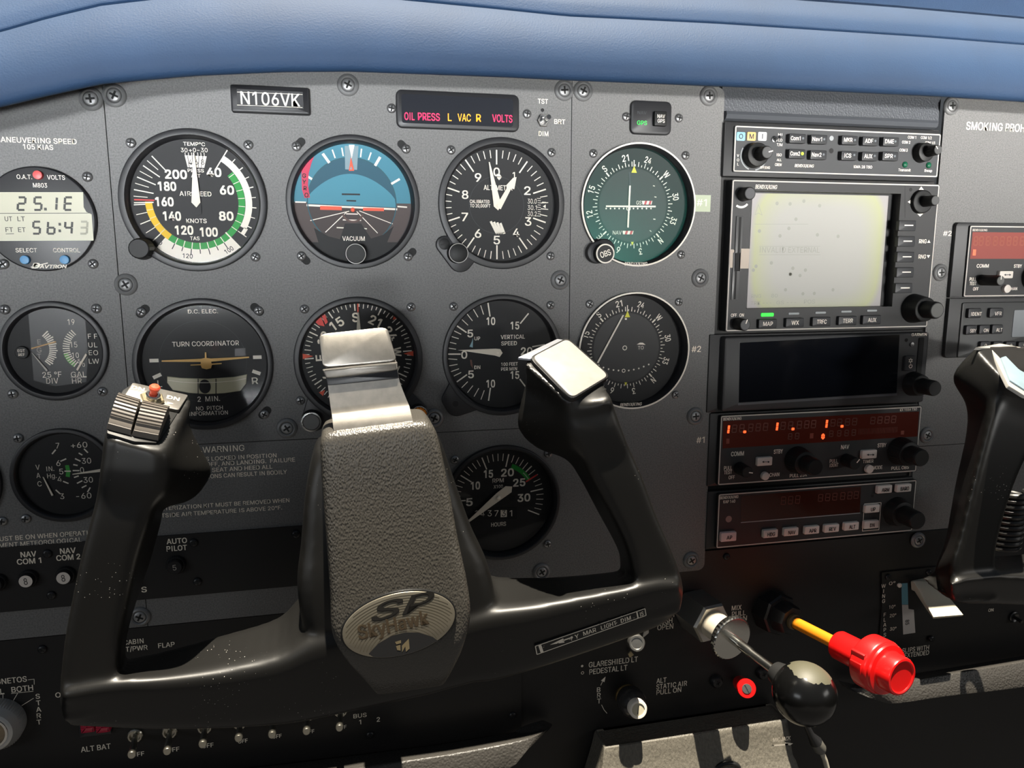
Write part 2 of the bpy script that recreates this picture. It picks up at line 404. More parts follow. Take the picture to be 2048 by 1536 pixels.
def rc(x0, x1, z0, z1, r=(0, 0, 0, 0)):
    """rectangle with corner radii lower-left, lower-right, upper-right, upper-left"""
    pts = []
    for (cx, cz, g, q) in ((x0, z0, 180, r[0]), (x1, z0, 270, r[1]), (x1, z1, 0, r[2]), (x0, z1, 90, r[3])):
        if q == 0: pts.append((cx, cz)); continue
        ox = cx+(q if cx == x0 else -q); oz = cz+(q if cz == z0 else -q)
        for i in range(7):
            t = rad(g+15*i); pts.append((ox+q*math.cos(t), oz+q*math.sin(t)))
    return pts
LIPT = [(-520, 360), (-300, 290), (-150, 245), (0, 213), (100, 189), (203, 167), (380, 151), (560, 143), (700, 142), (1000, 153), (1143, 160), (1448, 172), (1860, 191), (2048, 203), (2400, 228), (2900, 270)]
_lt = [(U(x, y, 0).x, U(x, y, 0).z) for x, y in LIPT]
def interp(tab, x):
    for (x0, y0), (x1, y1) in zip(tab, tab[1:]):
        if x <= x1: return y0+(y1-y0)*(x-x0)/(x1-x0)
    return tab[-1][1]
def arch(x0, x1, z0):
    n = 14; return [(x0, z0), (x1, z0)]+[(x1+(x0-x1)*i/n, interp(_lt, x1+(x0-x1)*i/n)+3.0) for i in range(n+1)]
pl_left = plate('side_panel', 'narrow grey panel strip at the far left holding the digital clock and fuel flow gauge', 'panel',
                arch(-330, -175.3, ZS), ('clock', 'egt', 'vac', 'edge'))
pl_main = plate('flight_panel', 'large grey textured panel holding the airspeed indicator, artificial horizon and altimeter', 'panel',
                arch(-174.8, 91.2, -65.8), ('asi', 'att', 'alt', 'turn', 'gyro', 'vsi'))
zc = U(1448, 175).z
pl_nav = plate('avionics_panel', 'tall narrow grey panel with both course indicators left of the radio stack', 'panel', rc(91.7, 194.5, -176.5, zc, (0, 5, 5, 0)), ('nav', 'navb'))
pl_low2 = plate('lower_panel', 'grey panel with the warning placard and tachometer behind the left yoke', 'panel', rc(-174.8, 91.69, ZS, -66.4), ('tach',))
XR = U(1876, 400).x
pl_right = plate('copilot_panel', 'grey panel right of the radio stack with smoking placard lettering', 'panel',
                 rc(XR, 800, U(1885, 890, -1).z+.25, U(1868, 193).z, (2, 0, 0, 5)), c1=-1.0, c0=-3)
pl_rlow = plate('copilot_panel', 'plain lower grey panel right of the autopilot unit, half hidden by the right yoke', 'panel', rc(XR, 800, -162, U(1885, 890, -1).z-.25), c1=-1.0, c0=-3)
# small grey bracket strip that continues beside the lower radios
# black breaker strip and grey rail
pl_brk = plate('breaker_panel', 'black circuit breaker strip behind the left yoke grip', 'panel', rc(-330, 5, ZB1, ZB0), c0=0.02, c1=1.2, mt=BLACKP)
XS = U(1043, 1410).x
pl_sw = plate('switch_panel', 'black switch panel under the left yoke with ignition and toggle switches', 'panel', rc(-330, XS-.2, -480, ZS-0.6), c0=-2.5, c1=-0.2, mt=BLACKP)
pl_ctr = plate('engine_control_panel', 'black panel below the radios carrying throttle, mixture and flap lever', 'panel',
               rc(XS+.2, 800, -480, -163.5), c0=-5, c1=-2.2, mt=BLACKP)
pl_low = plate('radio_rack', 'black rack that frames the stack of radios', 'rack', rc(195.2, XR-0.5, -163, U(1600, 246).z), c0=-8, c1=-4.0, mt=BLACKP)
# vinyl strip with moulding above the radios
t = Thing('vinyl_trim', 'dark leather-grained trim strip between the top radio and the glareshield', 'trim', 1650, 215)
mb = MB(); x0 = 195.2-t.c.x; x1 = XR-.5-t.c.x; zt = U(1650, 212).z-t.c.z
mb.prism([(x0, -8), (x1, -8), (x1, 45), (x0, 45)], -9, -5, mat('trim_vinyl', (0.05, 0.055, 0.065), 0.5, bump=('voronoi', 900, .5, .4)))
mb.build('vinyl_face', t.o)
mb = MB(); prof = [(-9, -9), (-9, -1), (-8, 1.5), (-5.5, 3), (-3.5, 2), (-3, -1), (-3, -9)]
zz = U(1650, 240).z-t.c.z+6
mb.rings([[(x0, zz+b, c) for b, c in prof], [(x1-7, zz+b, c) for b, c in prof]], mat('moulding_grey', (0.07, 0.075, 0.085), 0.4)); mb.build('moulding', t.o, 20)

# fasteners and lettering on the plates
screws(pl_left, [(182, 198)], 'p')
screws(pl_main, [(229, 191), (696, 170), (1128, 181), (252, 569), (1120, 560), (574, 856), (868, 836)], 'p')
screws(pl_nav, [(1166, 182), (1417, 192), (1400, 556), (1390, 832), (1382, 1120)], 'p'); screws(pl_low2, [(1083, 1143), (280, 1233)], 'p')
screws(pl_right, [(1902, 212), (1880, 545), (1853, 870)], 'p', c=-1); screws(pl_rlow, [(1836, 1080)], 'p', c=-1)
screws(pl_left, [(5, 1042), (52, 1037), (8, 528)], 's')
screws(pl_brk, [(95, 1107), (103, 1190), (387, 1085), (395, 1163), (592, 1068)], 'b', c=1.2)
screws(pl_sw, [(740, 1469), (1025, 1430), (85, 1298)], 'b', c=-0.2)
screws(pl_ctr, [(1453, 1113), (1435, 1365)], 'b', c=-2.2)

def lettering(t, items, c, mt=PWHITE):
    mb = MB()
    for it in items:
        st, k, x, y, h = it[:5]; w = it[5] if len(it) > 5 else None; al = it[6] if len(it) > 6 else 'c'; bo = it[7] if len(it) > 7 else 0.018
        t.txt(mb, st, k, x, y, h, c, mt, w, 0, bo, al=al)
    return mb
def letters(t, groups, c):
    for g in groups: lettering(t, g, c).build('lettering', t.o, 0)
E_ = .12
letters(pl_left, [[('MANEUVERING SPEED', 'K1', 262, 552, 38, 600), ('105 KIAS', 'K1', 279, 600, 36, 218)],
    [('MUST BE ON WHEN OPERATING', 'L1', 420, 412, 40, 950), ('INSTRUMENT METEOROLOGICAL', 'L1', 256, 483, 40, 985)]], E_)
letters(pl_main, [[('TST', 'K2', 1863, 248, 32, 68)], [('BRT', 'K2', 1978, 387, 32, 74)], [('DIM', 'K2', 1867, 469, 32, 66)]], E_)
letters(pl_low2, [[('WARNING', 'K5', 1526, 1186, 40, 285),
    ('IS LOCKED IN POSITION', 'L3', 1352, 653, 30, 546), ('TAKEOFF, AND LANDING.  FAILURE', 'L3', 1372, 692, 30, 790),
    ('LATCH SEAT AND HEED ALL', 'L3', 1285, 741, 30, 620), ('INSTRUCTIONS CAN RESULT IN BODILY', 'L3', 1303, 786, 30, 806)],
    [('WINTERIZATION KIT MUST BE REMOVED WHEN', 'L3', 1212, 1008, 29, 1035), ('OUTSIDE AIR TEMPERATURE IS ABOVE 20°F.', 'L3', 1186, 1062, 29, 975)]], E_)
letters(pl_nav, [[('#2', 'K7', 1635, 650, 52, 80)], [('#1', 'K7', 1672, 1448, 52, 70)]], E_)
letters(pl_right, [[('SMOKING PROHIBITED', 'K4', 1950, 310, 50, 550)], [('#2', 'M5', 178, 240, 50, 85)]], -1+E_)
letters(pl_brk, [[('NAV', 'L1', 257, 580, 48, 140, 'c', .03), ('COM 1', 'L1', 263, 642, 48, 218, 'c', .03)], [('NAV', 'L1', 613, 548, 48, 140, 'c', .03), ('COM 2', 'L1', 617, 608, 48, 215, 'c', .03)],
    [('AUTO', 'L1', 1597, 460, 46, 182, 'c', .03), ('PILOT', 'L1', 1597, 525, 46, 182, 'c', .03)], [('LTS', 'L1', 1250, 903, 48, 150, 'c', .03)]], 1.2+E_)
K['M7'] = (480, 1380, 3.2)
letters(pl_sw, [[('ALT BAT', 'L2', 818, 920, 44, 255)], [('CABIN', 'L2', 1140, 14, 40, 170), ('LT/PWR', 'L2', 1150, 72, 40, 220)], [('FLAP', 'L2', 1420, 42, 40, 140)], [('ON', 'L2', 520, 466, 42)],
    [('OFF', 'L2', 1178, 974, 36, 105)], [('OFF', 'L2', 1478, 935, 36, 105)], [('OFF', 'L2', 1772, 900, 36, 100)], [('OFF', 'M7', 18, 326, 24, 62)], [('OFF', 'M7', 236, 296, 24, 60)], [('OFF', 'M7', 446, 266, 23, 58)], [('OFF', 'M7', 652, 238, 22, 58)],
    [('BUS', 'M7', 768, 163, 26, 84), ('1', 'M7', 769, 205, 28), ('2', 'M7', 885, 188, 28)]], -.2+E_)
mb = lettering(pl_sw, [('MAGNETOS', 'L2', 45, 350, 46, 372), ('L', 'L2', 18, 437, 44), ('BOTH', 'L2', 190, 415, 46, 185)] + [(ch, 'L2', x, y, 40) for ch, x, y in zip('START', (322, 328, 330, 332, 333), (480, 536, 592, 646, 700))], -.2+E_)
for q in ((240, 340, 292, 334), (291, 334, 292, 380), (95, 457, 284, 437), (115, 515, 150, 455), (185, 560, 287, 497), (25, 500, 25, 462), (0, 464, 38, 460)):
    pl_sw.ln(mb, 'L2', *q, 0.3, -.2+E_, PWHITE)
mb.build('lettering', pl_sw.o, 0)
letters(pl_ctr, [[('ALT', 'L7', 1097, 856, 37, 76), ('STATIC AIR', 'L7', 1177, 892, 37, 236), ('PULL ON', 'L7', 1155, 938, 37, 190)], [('MIX', 'L7', 1680, 292, 36, 74), ('PULL', 'L7', 1697, 336, 36, 106), ('LEAN', 'L7', 1697, 378, 36, 124)],
    [('THROT', 'L7', 1130, 350, 40, 152), ('PUSH', 'L7', 1123, 396, 40, 116), ('OPEN', 'L7', 1127, 440, 40, 122)], [('AVOID SLIPS WITH', 'L8', 1262, 606, 30, 290), ('FLAPS EXTENDED', 'L8', 1272, 640, 30, 270)], [('ON', 'L8', 1825, 337, 20)]], -2.2+E_)
mb = lettering(pl_ctr, [('GLARESHIELD LT', 'L7', 725, 713, 40, 378), ('PEDESTAL LT', 'L7', 686, 773, 40, 292)], -2.2+E_)
c = -2.2+E_; a, b = pl_ctr.pt('L7', 482, 745, c); mb.disc(a, b, .9, c, PWHITE); a, b = pl_ctr.pt('L7', 485, 798, c); mb.ring(a, b, .75, 1.15, c, PWHITE)
mb.build('lettering', pl_ctr.o, 0)
mb = lettering(pl_ctr, [('B', 'L7', 610, 928, 36), ('R', 'L7', 612, 972, 36), ('T', 'L7', 613, 1016, 36)], c)
for q in ((675, 1112, 652, 1085), (652, 1085, 632, 1045), (626, 895, 642, 860)): pl_ctr.ln(mb, 'L7', *q, 0.45, c, PWHITE)
pl_ctr.pl(mb, 'L7', [(628, 858), (655, 870), (664, 826)], c, PWHITE)
mb.build('lettering', pl_ctr.o, 0)

# green glow label beside the upper course indicator
t = Thing('number_label', 'small pale green adhesive label beside the upper course indicator', 'label', 1405, 406)
mb = MB(); t.box(mb, 'K3', 1042, 975, 118, 122, 0, .25, mat('glow_tape', (0.46, 0.52, 0.36), .5)); t.txt(mb, '#1', 'K3', 1036, 970, 50, .35, PWHITE, 72); mb.build('label_tape', t.o, 0)

# name plate, annunciators and toggle
t = Thing('registration_plate', 'black raised plate reading N106VK at the top of the flight panel', 'plate', 540, 199)
mb = MB(); t.box(mb, 'P', 541, 199, 158, 55, 0, 4.0, BEZEL, 1.2, 1.2); mb.build('plate', t.o)
mb = MB(); t.box(mb, 'P', 541, 198, 132, 34, 4.0, 4.35, mat('tape_black', (0.01, 0.01, 0.012), .55)); t.txt(mb, 'N106VK', 'P', 541, 198, 25, 4.5, WHITE, 118, bold=.01)
t.ln(mb, 'P', 474, 184, 605, 189, .25, 4.45, PWHITE); t.ln(mb, 'P', 474, 210, 605, 215, .25, 4.45, PWHITE); mb.build('name_tape', t.o, 0)
REDLIT = mat('red_lit_legend', (0.5, 0.01, 0.05), .5, emit=((1.0, 0.02, 0.12), 1.6)); AMBLIT = mat('amber_lit_legend', (0.6, 0.25, 0.01), .5, emit=((1.0, 0.36, 0.01), 1.5))
GRNLIT = mat('green_lit_legend', (0.02, 0.5, 0.05), .5, emit=((0.02, 1.0, 0.12), .8))
t = Thing('annunciator', 'black warning light panel with lit OIL PRESS, VAC and VOLTS legends', 'annunciator panel', *kp('K2', 1290, 312))
mb = MB(); t.box(mb, 'K2', 1290, 312, 840, 258, 0, 3.0, BEZEL, 3.5, 1.2); mb.build('housing', t.o)
mb = MB(); t.box(mb, 'K2', 1285, 312, 760, 195, 3.0, 3.3, mat('smoked_lens', (0.02, 0.022, 0.028), .18), 1.5)
for st, x, w, m_ in (('OIL', 952, 68, REDLIT), ('PRESS', 1085, 148, REDLIT), ('L', 1227, 24, AMBLIT), ('VAC', 1326, 88, AMBLIT), ('R', 1424, 32, AMBLIT), ('VOLTS', 1586, 136, REDLIT)):
    t.txt(mb, st, 'K2', x, 350+(x-952)*.024, 50, 3.42, m_, w, bold=.01)
mb.build('lens', t.o, 0)
screws(t, [(783, 217), (1054, 228)])
t = Thing('toggle_switch', 'chrome toggle switch between TST and DIM lettering', 'switch', *kp('K2', 1862, 382))
mb = MB(); mb.lathe([(4.2, 0), (4.2, 1.6), (3.7, 2.1), (2.6, 2.1), (2.4, .6), (0.01, .4)], CHROME, n=6); mb.build('hex_nut', t.o, 20)
mb = MB(); mb.tube([(0, 0, .5), (.5, .3, 4), (1.2, .7, 10)], [1.0, 1.2, 1.5], CHROME); mb.build('bat_lever', t.o)
mb = MB(); a, b = t.pt('K2', 1860, 308, .2); mb.disc(a, b, 1.1, .2, DARKSLOT); mb.build('key_hole', t.o)
t = Thing('annunciator', 'small square black annunciator with green lit GPS legend and NAV GPS button', 'annunciator panel', *kp('K3', 670, 348))
mb = MB(); t.box(mb, 'K3', 670, 348, 300, 248, 0, 2.5, BEZEL, 3.5, 1.2); t.txt(mb, 'GPS', 'K3', 600, 386, 30, 2.62, GRNLIT, 72, bold=.005); t.txt(mb, 'NAV', 'K3', 600, 312, 22, 2.6, mat('unlit_legend', (.04, .045, .05), .5), 66); mb.build('housing', t.o)
mb = MB(); t.box(mb, 'K3', 738, 354, 92, 108, 2.4, 5.2, KNOBM, .8, .5); t.txt(mb, 'NAV', 'K3', 740, 338, 26, 5.3, WHITE, 55, bold=.005); t.txt(mb, 'GPS', 'K3', 740, 372, 26, 5.3, WHITE, 52, bold=.005); mb.build('button', t.o)
screws(t, [kp('K3', 483, 342), kp('K3', 868, 352)])

# ================================================================== glareshield
VINYL = mat('haze_blue_vinyl', (0.009, 0.033, 0.082), 0.72, bump=('voronoi', 1100, .35, .35), vary=(30, .08))  # blue haze over the dark pad is put into this base colour
t = Thing('glareshield', 'haze-tinted blue-grey padded glareshield rolled over the top of the instrument panel', 'glareshield', 900, 145)
DL = 52.0
lip = LIPT
seam = [(-520, 240), (-300, 150), (-150, 95), (0, 58), (100, 30), (203, 6), (380, -14), (560, -20), (700, -15), (1000, 14), (1143, 29), (1448, 44), (1860, 71), (2048, 86), (2400, 115), (2900, 160)]
mb = MB(); rings = []
N_ = 90
for i in range(N_+1):
    px = -520+3420*i/N_
    p = U(px, interp(lip, px), DL); q = U(px, interp(seam, px), DL-12)
    x = p.x-t.c.x; z0 = p.z-t.c.z; z1 = q.z-t.c.z
    zu = max(interp(_lt, x+t.c.x)-t.c.z, z0+6)+9; rg = [(2, zu), (DL*.6, z0+(zu-z0)*.45), (DL-8, z0+2.2), (DL-3, z0+.3), (DL, z0+.2), (DL+2.6, z0+2.2)]
    for k in range(1, 8):
        f = k/8; rg.append((DL+3.2-15*f**2.2+1.5*math.sin(PI*f), z0+2.2+(z1-z0-2.2)*f))
    rg += [(DL-12.4, z1-.7), (DL-11.4, z1-.2), (DL-11.4, z1+.5), (DL-12.8, z1+.9)]
    for k in range(1, 9):
        f = k/8; rg.append((DL-12.8-30*f**1.6, z1+.9+26*f**.85))
    rg += [(20, z1+44), (-60, z1+66), (-240, z1+92), (-240, z1+72), (-60, z1+50), (-6, zu+8), (-6, zu)]
    rings.append([(x, b, c) for c, b in rg])
mb.rings(rings, VINYL); mb.build('glareshield_pad', t.o, 60)

# ================================================================== round instruments
class Dial(Thing):
    def __init__(s, key, name, label, r=39.2, rin=34.8, depth=4.0, kk='K1', bezel=True, face=None, front=3.0, glass=None):
        x, z, _ = INST[key]; px, py = PX(x, z)
        super().__init__(name, label, 'flight instrument', px, py)
        s.c = Vector((x, 0, z)); s.o.location = lw(s.c); s.k = kk; s.F = -depth; s.f = -depth+.12; s.r = r; s.mb = MB()
        b = MB()
        b.lathe([(r-.9, -6), (r-.9, -.1), (r, 0), (r, front-.9), (r-.3, front-.25), (r-1, front), (rin+1.6, front-.1), (rin+.9, front-.8), (rin, s.F-.5)], BEZEL, n=72)
        s.bez = b; s.rin = rin; s.front = front; s.gl = glass or GLASS
        s.mb.disc(0, 0, rin+.6, s.F, face or FACE, 64)
    def done(s, glass=True, fname='dial_face'):
        s.bez.build('bezel', s.o, 40); s.mb.build(fname, s.o, 0)
        if glass:
            g = MB(); g.disc(0, 0, s.rin+.3, s.F+2.6, s.gl, 48); g.build('cover_glass', s.o, 0)
    def t(s, st, x, y, h, w=None, rot=0, mt=None, bold=.02, k=None, shear=0, c=None): s.txt(s.mb, st, k or s.k, x, y, h, s.f if c is None else c, mt, w, rot, bold, shear)
    def l(s, x0, y0, x1, y1, w=.5, mt=None, c=None, k=None, w2=None): s.ln(s.mb, k or s.k, x0, y0, x1, y1, w, s.f if c is None else c, mt or WHITE, w2)
    def p(s, pts, mt, dc=0.0, k=None): s.pl(s.mb, k or s.k, pts, s.f+dc, mt)
    def xy(s, x, y, k=None): return s.pt(k or s.k, x, y, s.f)
    def needle(s, name, pts, mt=None, c=1.3, k=None, hub=None, hubr=1.5):
        """a pointer cut from plate, standing off the dial"""
        c1 = s.F+c; n = MB(); P_ = [s.pt(k or s.k, x, y, c1) for x, y in pts]
        n.prism(P_, c1-.35, c1, mt or NEEDLE)
        if hub:
            a, b = s.pt(k or s.k, *hub, c1); n.lathe([(hubr*.8, s.F), (hubr*.8, c1+.3), (hubr, c1+.35), (hubr, c1+.9), (hubr*.8, c1+1.0), (.01, c1+1.02)], mt or NEEDLE, a, b, 16)
        return n.build(name, s.o, 30)
def knob_part(t, name, k, x, y, r, c0, c1, mt=KNOBM, rib=0.0, ring=None, taper=.96, n=36, cap=None, parent=None):
    """turned knob whose foot sits at the measured point"""
    a, b = t.pt(k, x, y, c0); R = t.sx(k, x, y, r, c0); mb = MB(); L = c1-c0
    prof = [(R*1.02, c0), (R, c0+L*.12)]
    for i in range(1, 5): prof.append((R*(1-(1-taper)*i/5), c0+L*(.12+.7*i/5)))
    prof += [(R*taper, c1-L*.12), (R*taper*.97, c1-L*.04), (R*taper*.88, c1), (.01, c1)]
    mb.lathe(prof, mt, a, b, n, rib=(rib, c0+L*.1, c1-L*.1) if rib else None)
    if ring: mb.lathe([(R*taper*.99, c1-.1), (R*taper*.96, c1+.12), (R*taper*.86, c1+.14), (R*taper*.84, c1)], ring, a, b, n)
    if cap: mb.disc(a, b, R*taper*.8, c1+.1, cap)
    return mb, (a, b, R)

# ---- airspeed indicator
d = Dial('asi', 'airspeed_indicator', 'airspeed indicator with white, green and yellow arcs, needle straight up', 39.6, 34.6, 3.5)
f = d.f
d.mb.band(27, 34.4, 139, 221, f, WHITE)
d.mb.band(27.2, 30.9, 33, 120, f, WHITE); d.mb.band(29.4, 31.6, 119, 127, f, WHITE)
d.mb.band(23.3, 27.0, 51, 217, f, GREEN); d.mb.band(23.3, 27.0, 217, 269, f, YEL)
d.mb.tick(271, 22, 32.6, .7, f+.05, REDP)
for i in range(10):
    g = 33+i*10.4; d.mb.tick(g, 27.5 if i else 22.5, 33.2, .45 if i % 2 else .6, f+.05, WHITE)
    if i > 1: d.mb.tick(g, 23.3, 27, .35, f+.05, WHITE)
d.mb.tick(33, 22, 35, .6, f+.06, WHITE)
d.mb.tick(138.5, 23, 35, .8, f+.06, WHITE)
for i in range(1, 8):
    g = 138.5+i*9.9; d.mb.tick(g, 23.3, 27, .45, f+.05, WHITE); d.mb.tick(g+.5, 27, 30.5 if i % 2 else 29.5, .5, f+.06, BLACKI)
for i in range(6): d.mb.tick(218+i*9.6, 27, 33, .55 if i % 2 else .4, f+.05, WHITE)
for i in range(1, 5): d.mb.tick(218+i*10.2, 23.3, 27, .5, f+.05, mat('pale_yellow', (.85, .66, .3), .6))
for i in range(9): d.mb.tick(268+i*6.35, 22.5 if i % 2 == 0 else 25.5, 32.8, .6 if i % 2 == 0 else .4, f+.05, WHITE)
for st, x, y, w in (('200', 1287, 800, 155), ('40', 1565, 785, 102), ('180', 1222, 887, 128), ('60', 1660, 915, 98), ('160', 1203, 1000, 128), ('140', 1258, 1105, 126), ('80', 1655, 1105, 100), ('120', 1347, 1208, 128), ('100', 1528, 1222, 124)):
    d.t(st, x, y, 62, w, bold=.045)
for st, x, y, h, w in (('AIRSPEED', 1430, 942, 33, 232), ('KNOTS', 1437, 1140, 30, 148), ('TAS', 1425, 1268, 26, 68), ('PRESS', 1432, 772, 24, 118), ('ALT', 1432, 810, 24, 66), ('TEMP°C', 1420, 578, 26, 158)): d.t(st, x, y, h, w)
for st, x, w in (('30', 1347, 48), ('+', 1392, 22), ('0', 1422, 22), ('-', 1450, 18), ('30', 1494, 48)): d.t(st, x, 622, 30, w, bold=.01)
d.t('100', 1675, 1353, 32, 66, 32, BLACKI); d.t('120', 1373, 1397, 32, 72, -4, BLACKI); d.t('0', 1172, 1302, 28, 26, -35, BLACKI)
d.p([(1350, 660), (1512, 668), (1494, 752), (1372, 748)], WHITE, .02)
for i, x in enumerate((1353, 1377, 1400, 1445, 1468, 1492)): d.l(x, 640, x+3, 668, .35)
for x0, x1 in ((1372, 1385), (1405, 1412), (1455, 1450), (1484, 1472)): d.l(x0, 664, x1, 750, .3, BLACKI, d.f+.05)
for st, x in (('4', 1393), ('6', 1437), ('8', 1482)): d.t(st, x, 710, 38, 24, 0, BLACKI, .0, c=d.f+.06)
d.needle('needle', [(1412, 640), (1420, 640), (1466, 1005), (1436, 1042), (1400, 1005)], c=1.6)
d.needle('counterweight', [(1408, 1020), (1474, 1020), (1472, 1090), (1430, 1105), (1402, 1090)], mt=FACE, c=.9)
d.done()
screws(d, [(262, 286), (497, 290), (511, 514)])
mb, _ = knob_part(d, 'knob', 'K1', 1048, 1345, 84, 1, 11, rib=.03, n=40, taper=.93); mb.build('knob', d.o)

# ---- artificial horizon
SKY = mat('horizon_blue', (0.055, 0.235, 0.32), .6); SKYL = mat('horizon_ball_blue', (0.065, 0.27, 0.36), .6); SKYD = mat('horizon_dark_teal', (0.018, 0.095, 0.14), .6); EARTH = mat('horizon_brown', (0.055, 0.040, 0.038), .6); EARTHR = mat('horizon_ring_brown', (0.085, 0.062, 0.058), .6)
d = Dial('att', 'attitude_indicator', 'artificial horizon with blue sky, brown ground and red miniature wings', 38.9, 34.4, 4.0, 'K2')
f = d.f; C0 = d.xy(562, 938)
d.mb.band(0, 34.9, -90, 90, f, SKY, C0[0], C0[1]-.2, 40); d.mb.band(0, 34.9, 90, 152, f, EARTHR, C0[0], C0[1]-.2, 20); d.mb.band(0, 34.9, 208, 270, f, EARTHR, C0[0], C0[1]-.2, 20)
d.mb.band(25, 34.9, 150, 210, f+.02, FACE, C0[0], C0[1]-.2, 20)
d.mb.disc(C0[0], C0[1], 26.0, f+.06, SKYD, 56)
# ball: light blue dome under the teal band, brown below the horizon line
bl = []
for i in range(25):
    u = i/24; bl.append((-25.6+51.2*u, 3+14.2*math.sin(PI*min(1, max(0, u)))**.8))
bl = [(x+C0[0]-.3, y+C0[1]-.6) for x, y in bl if x*x+y*y < 26.2**2]
hr = [(C0[0]+26.0*math.cos(rad(g)), C0[1]+26.0*math.sin(rad(g))) for g in range(-2, -3, -1)]
pts = [(C0[0]+25.95*math.cos(rad(8)), C0[1]+25.95*math.sin(rad(8)))]
pts = [(C0[0]-25.9, C0[1]-1.0), (C0[0]+25.9, C0[1]-2.6)] + list(reversed(bl))
d.mb.poly(pts, f+.1, SKYL)
lower = [(C0[0]+26.0*math.cos(rad(g)), C0[1]+26.0*math.sin(rad(g))) for g in range(-177, -5, 6)] + [(C0[0]+25.9, C0[1]-2.9)]
d.mb.poly(lower, f+.1, EARTH)
d.l(250, 957, 868, 985, 1.1, c=f+.18); d.l(172, 935, 246, 937, .8, c=f+.1); d.l(870, 966, 936, 971, .8, c=f+.1)
for q in ((540, 998, 275, 1062), (527, 1000, 378, 1142), (592, 1000, 735, 1148), (610, 996, 838, 1085)): d.l(*q, .45, c=f+.18)
for q in ((520, 1016, 600, 1018), (497, 1057, 622, 1061), (455, 1110, 508, 1112), (632, 1114, 662, 1119)): d.l(*q, .6, c=f+.18)
d.l(490, 882, 615, 884, .95, BLACKI, f+.16); d.l(522, 926, 588, 928, .85, BLACKI, f+.16)
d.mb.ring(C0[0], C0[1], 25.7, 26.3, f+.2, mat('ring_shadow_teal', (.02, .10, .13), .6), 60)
for x0, y0, x1, y1, w in ((360, 605, 405, 668, 1.6), (425, 578, 445, 635, .8), (490, 565, 500, 622, .8), (625, 572, 618, 630, .8), (690, 597, 672, 648, .8), (752, 628, 717, 688, 1.6), (886, 778, 828, 812, 1.3), (233, 745, 287, 780, 1.3)): d.l(x0, y0, x1, y1, w, c=f+.22)
PL = mat('pale_window', (0.22, 0.32, 0.36), .5)
d.p([(510, 552), (604, 552), (594, 716), (513, 712)], PL, .24); d.p([(538, 545), (577, 545), (558, 640)], WHITE, .28)
d.needle('roll_pointer', [(552, 628), (575, 722), (538, 722)], ORANGE, 1.0)
d.p([(553, 690), (562, 712), (546, 712)], PL, 1.05)
d.p([(300, 625), (283, 670), (264, 740), (259, 820), (273, 905), (236, 908), (218, 850), (215, 730), (226, 690)], mat('gyro_flag_red', (.62, .03, .09), .55), .3)
for st, y, x in (('G', 755, 233), ('Y', 798, 233), ('R', 841, 240), ('O', 888, 249)): d.t(st, x, y, 28, None, -6, BLACKI, .03, c=f+.4)
d.p([(300, 1112), (400, 1170), (478, 1190), (512, 1082), (622, 1082), (690, 1185), (770, 1160), (845, 1100), (800, 1210), (330, 1210)], FACE, .5)
d.p([(240, 1210), (890, 1210), (760, 1330), (565, 1375), (370, 1320)], FACE, .52)
d.t('VACUUM', 571, 1185, 30, 152, c=f+.62)
n_ = MB(); c1 = f+1.6
for q in ((342, 962, 490, 967, 490, 992, 342, 988), (635, 975, 778, 978, 778, 998, 635, 995)): n_.prism([d.pt('K2', q[i], q[i+1], c1) for i in (6, 4, 2, 0)], c1-.4, c1, ORANGE)
a, b = d.pt('K2', 565, 988, c1); n_.lathe([(1.25, c1-.5), (1.25, c1), (.8, c1+.3), (.01, c1+.4)], ORANGE, a, b, 20)
a, b = d.pt('K2', 565, 1000, c1)
n_.band(5.4, 6.6, 105, 255, c1-.3, mat('wing_frame_brown', (.10, .05, .04), .5), a, b)
n_.build('miniature_wings', d.o, 20)
d.done()
screws(d, [(593, 293), (812, 298), (603, 512), (816, 513)])
for x, y, g in ((598, 288, 45), (807, 293, -45), (608, 517, -45), (821, 508, 45)):
    a, b = d.pt('P', x, y, .06); sl = MB(); sl.box(a, b, 4.6, 8.5, 0, .06, DARKSLOT, 2.2, 0, g-90); sl.build('adjustment_slot', d.o, 0)
mb, (a, b, R) = knob_part(d, 'knob', 'K2', 583, 1290, 70, -2, 9); mb.lathe([(R*.965, 8.5), (R*.965, 9.1), (R*.9, 9.12)], mat('worn_edge', (.45, .43, .40), .4), a, b, 36); mb.build('caging_knob', d.o)

# ---- altimeter
d = Dial('alt', 'altimeter', 'altimeter with two cream pointers and setting knob at its lower left', 39.8, 34.6, 3.6, 'K2')
f = d.f; C0 = d.xy(1548, 957)
for i in range(50):
    d.mb.tick(i*7.2, 24.6 if i % 5 == 0 else 28.5, 33.3, .85 if i % 5 == 0 else .5, f, WHITE, *C0)
for st, x, y in (('0', 1547, 730), ('9', 1420, 768), ('8', 1332, 885), ('7', 1330, 1037), ('6', 1420, 1150), ('5', 1548, 1195), ('4', 1680, 1145), ('3', 1762, 1068), ('2', 1757, 858)): d.t(st, x, y, 56, 42, bold=.02)
d.t('1', 1664, 752, 40, None); d.t('ALTIMETER', 1557, 838, 33, 195); d.t('CALIBRATED', 1432, 932, 22, 134, bold=.02); d.t('TO 20,000FT', 1435, 961, 22, 138, bold=.02)
d.mb.ring(*C0, 17.2, 17.5, f, mat('face_line', (.03, .032, .036), .5), 48)
for st, y in (('30.0', 930), ('30.1', 974), ('30.2', 1016)): d.t(st, 1790, y, 32, 62, bold=.0)
for i in range(9): d.l(1828 if i % 4 else 1822, 910+i*15, 1848, 912+i*15, .3)
d.p([(1882, 952), (1882, 978), (1862, 966)], WHITE); d.l(1858, 936, 1884, 938, .5)
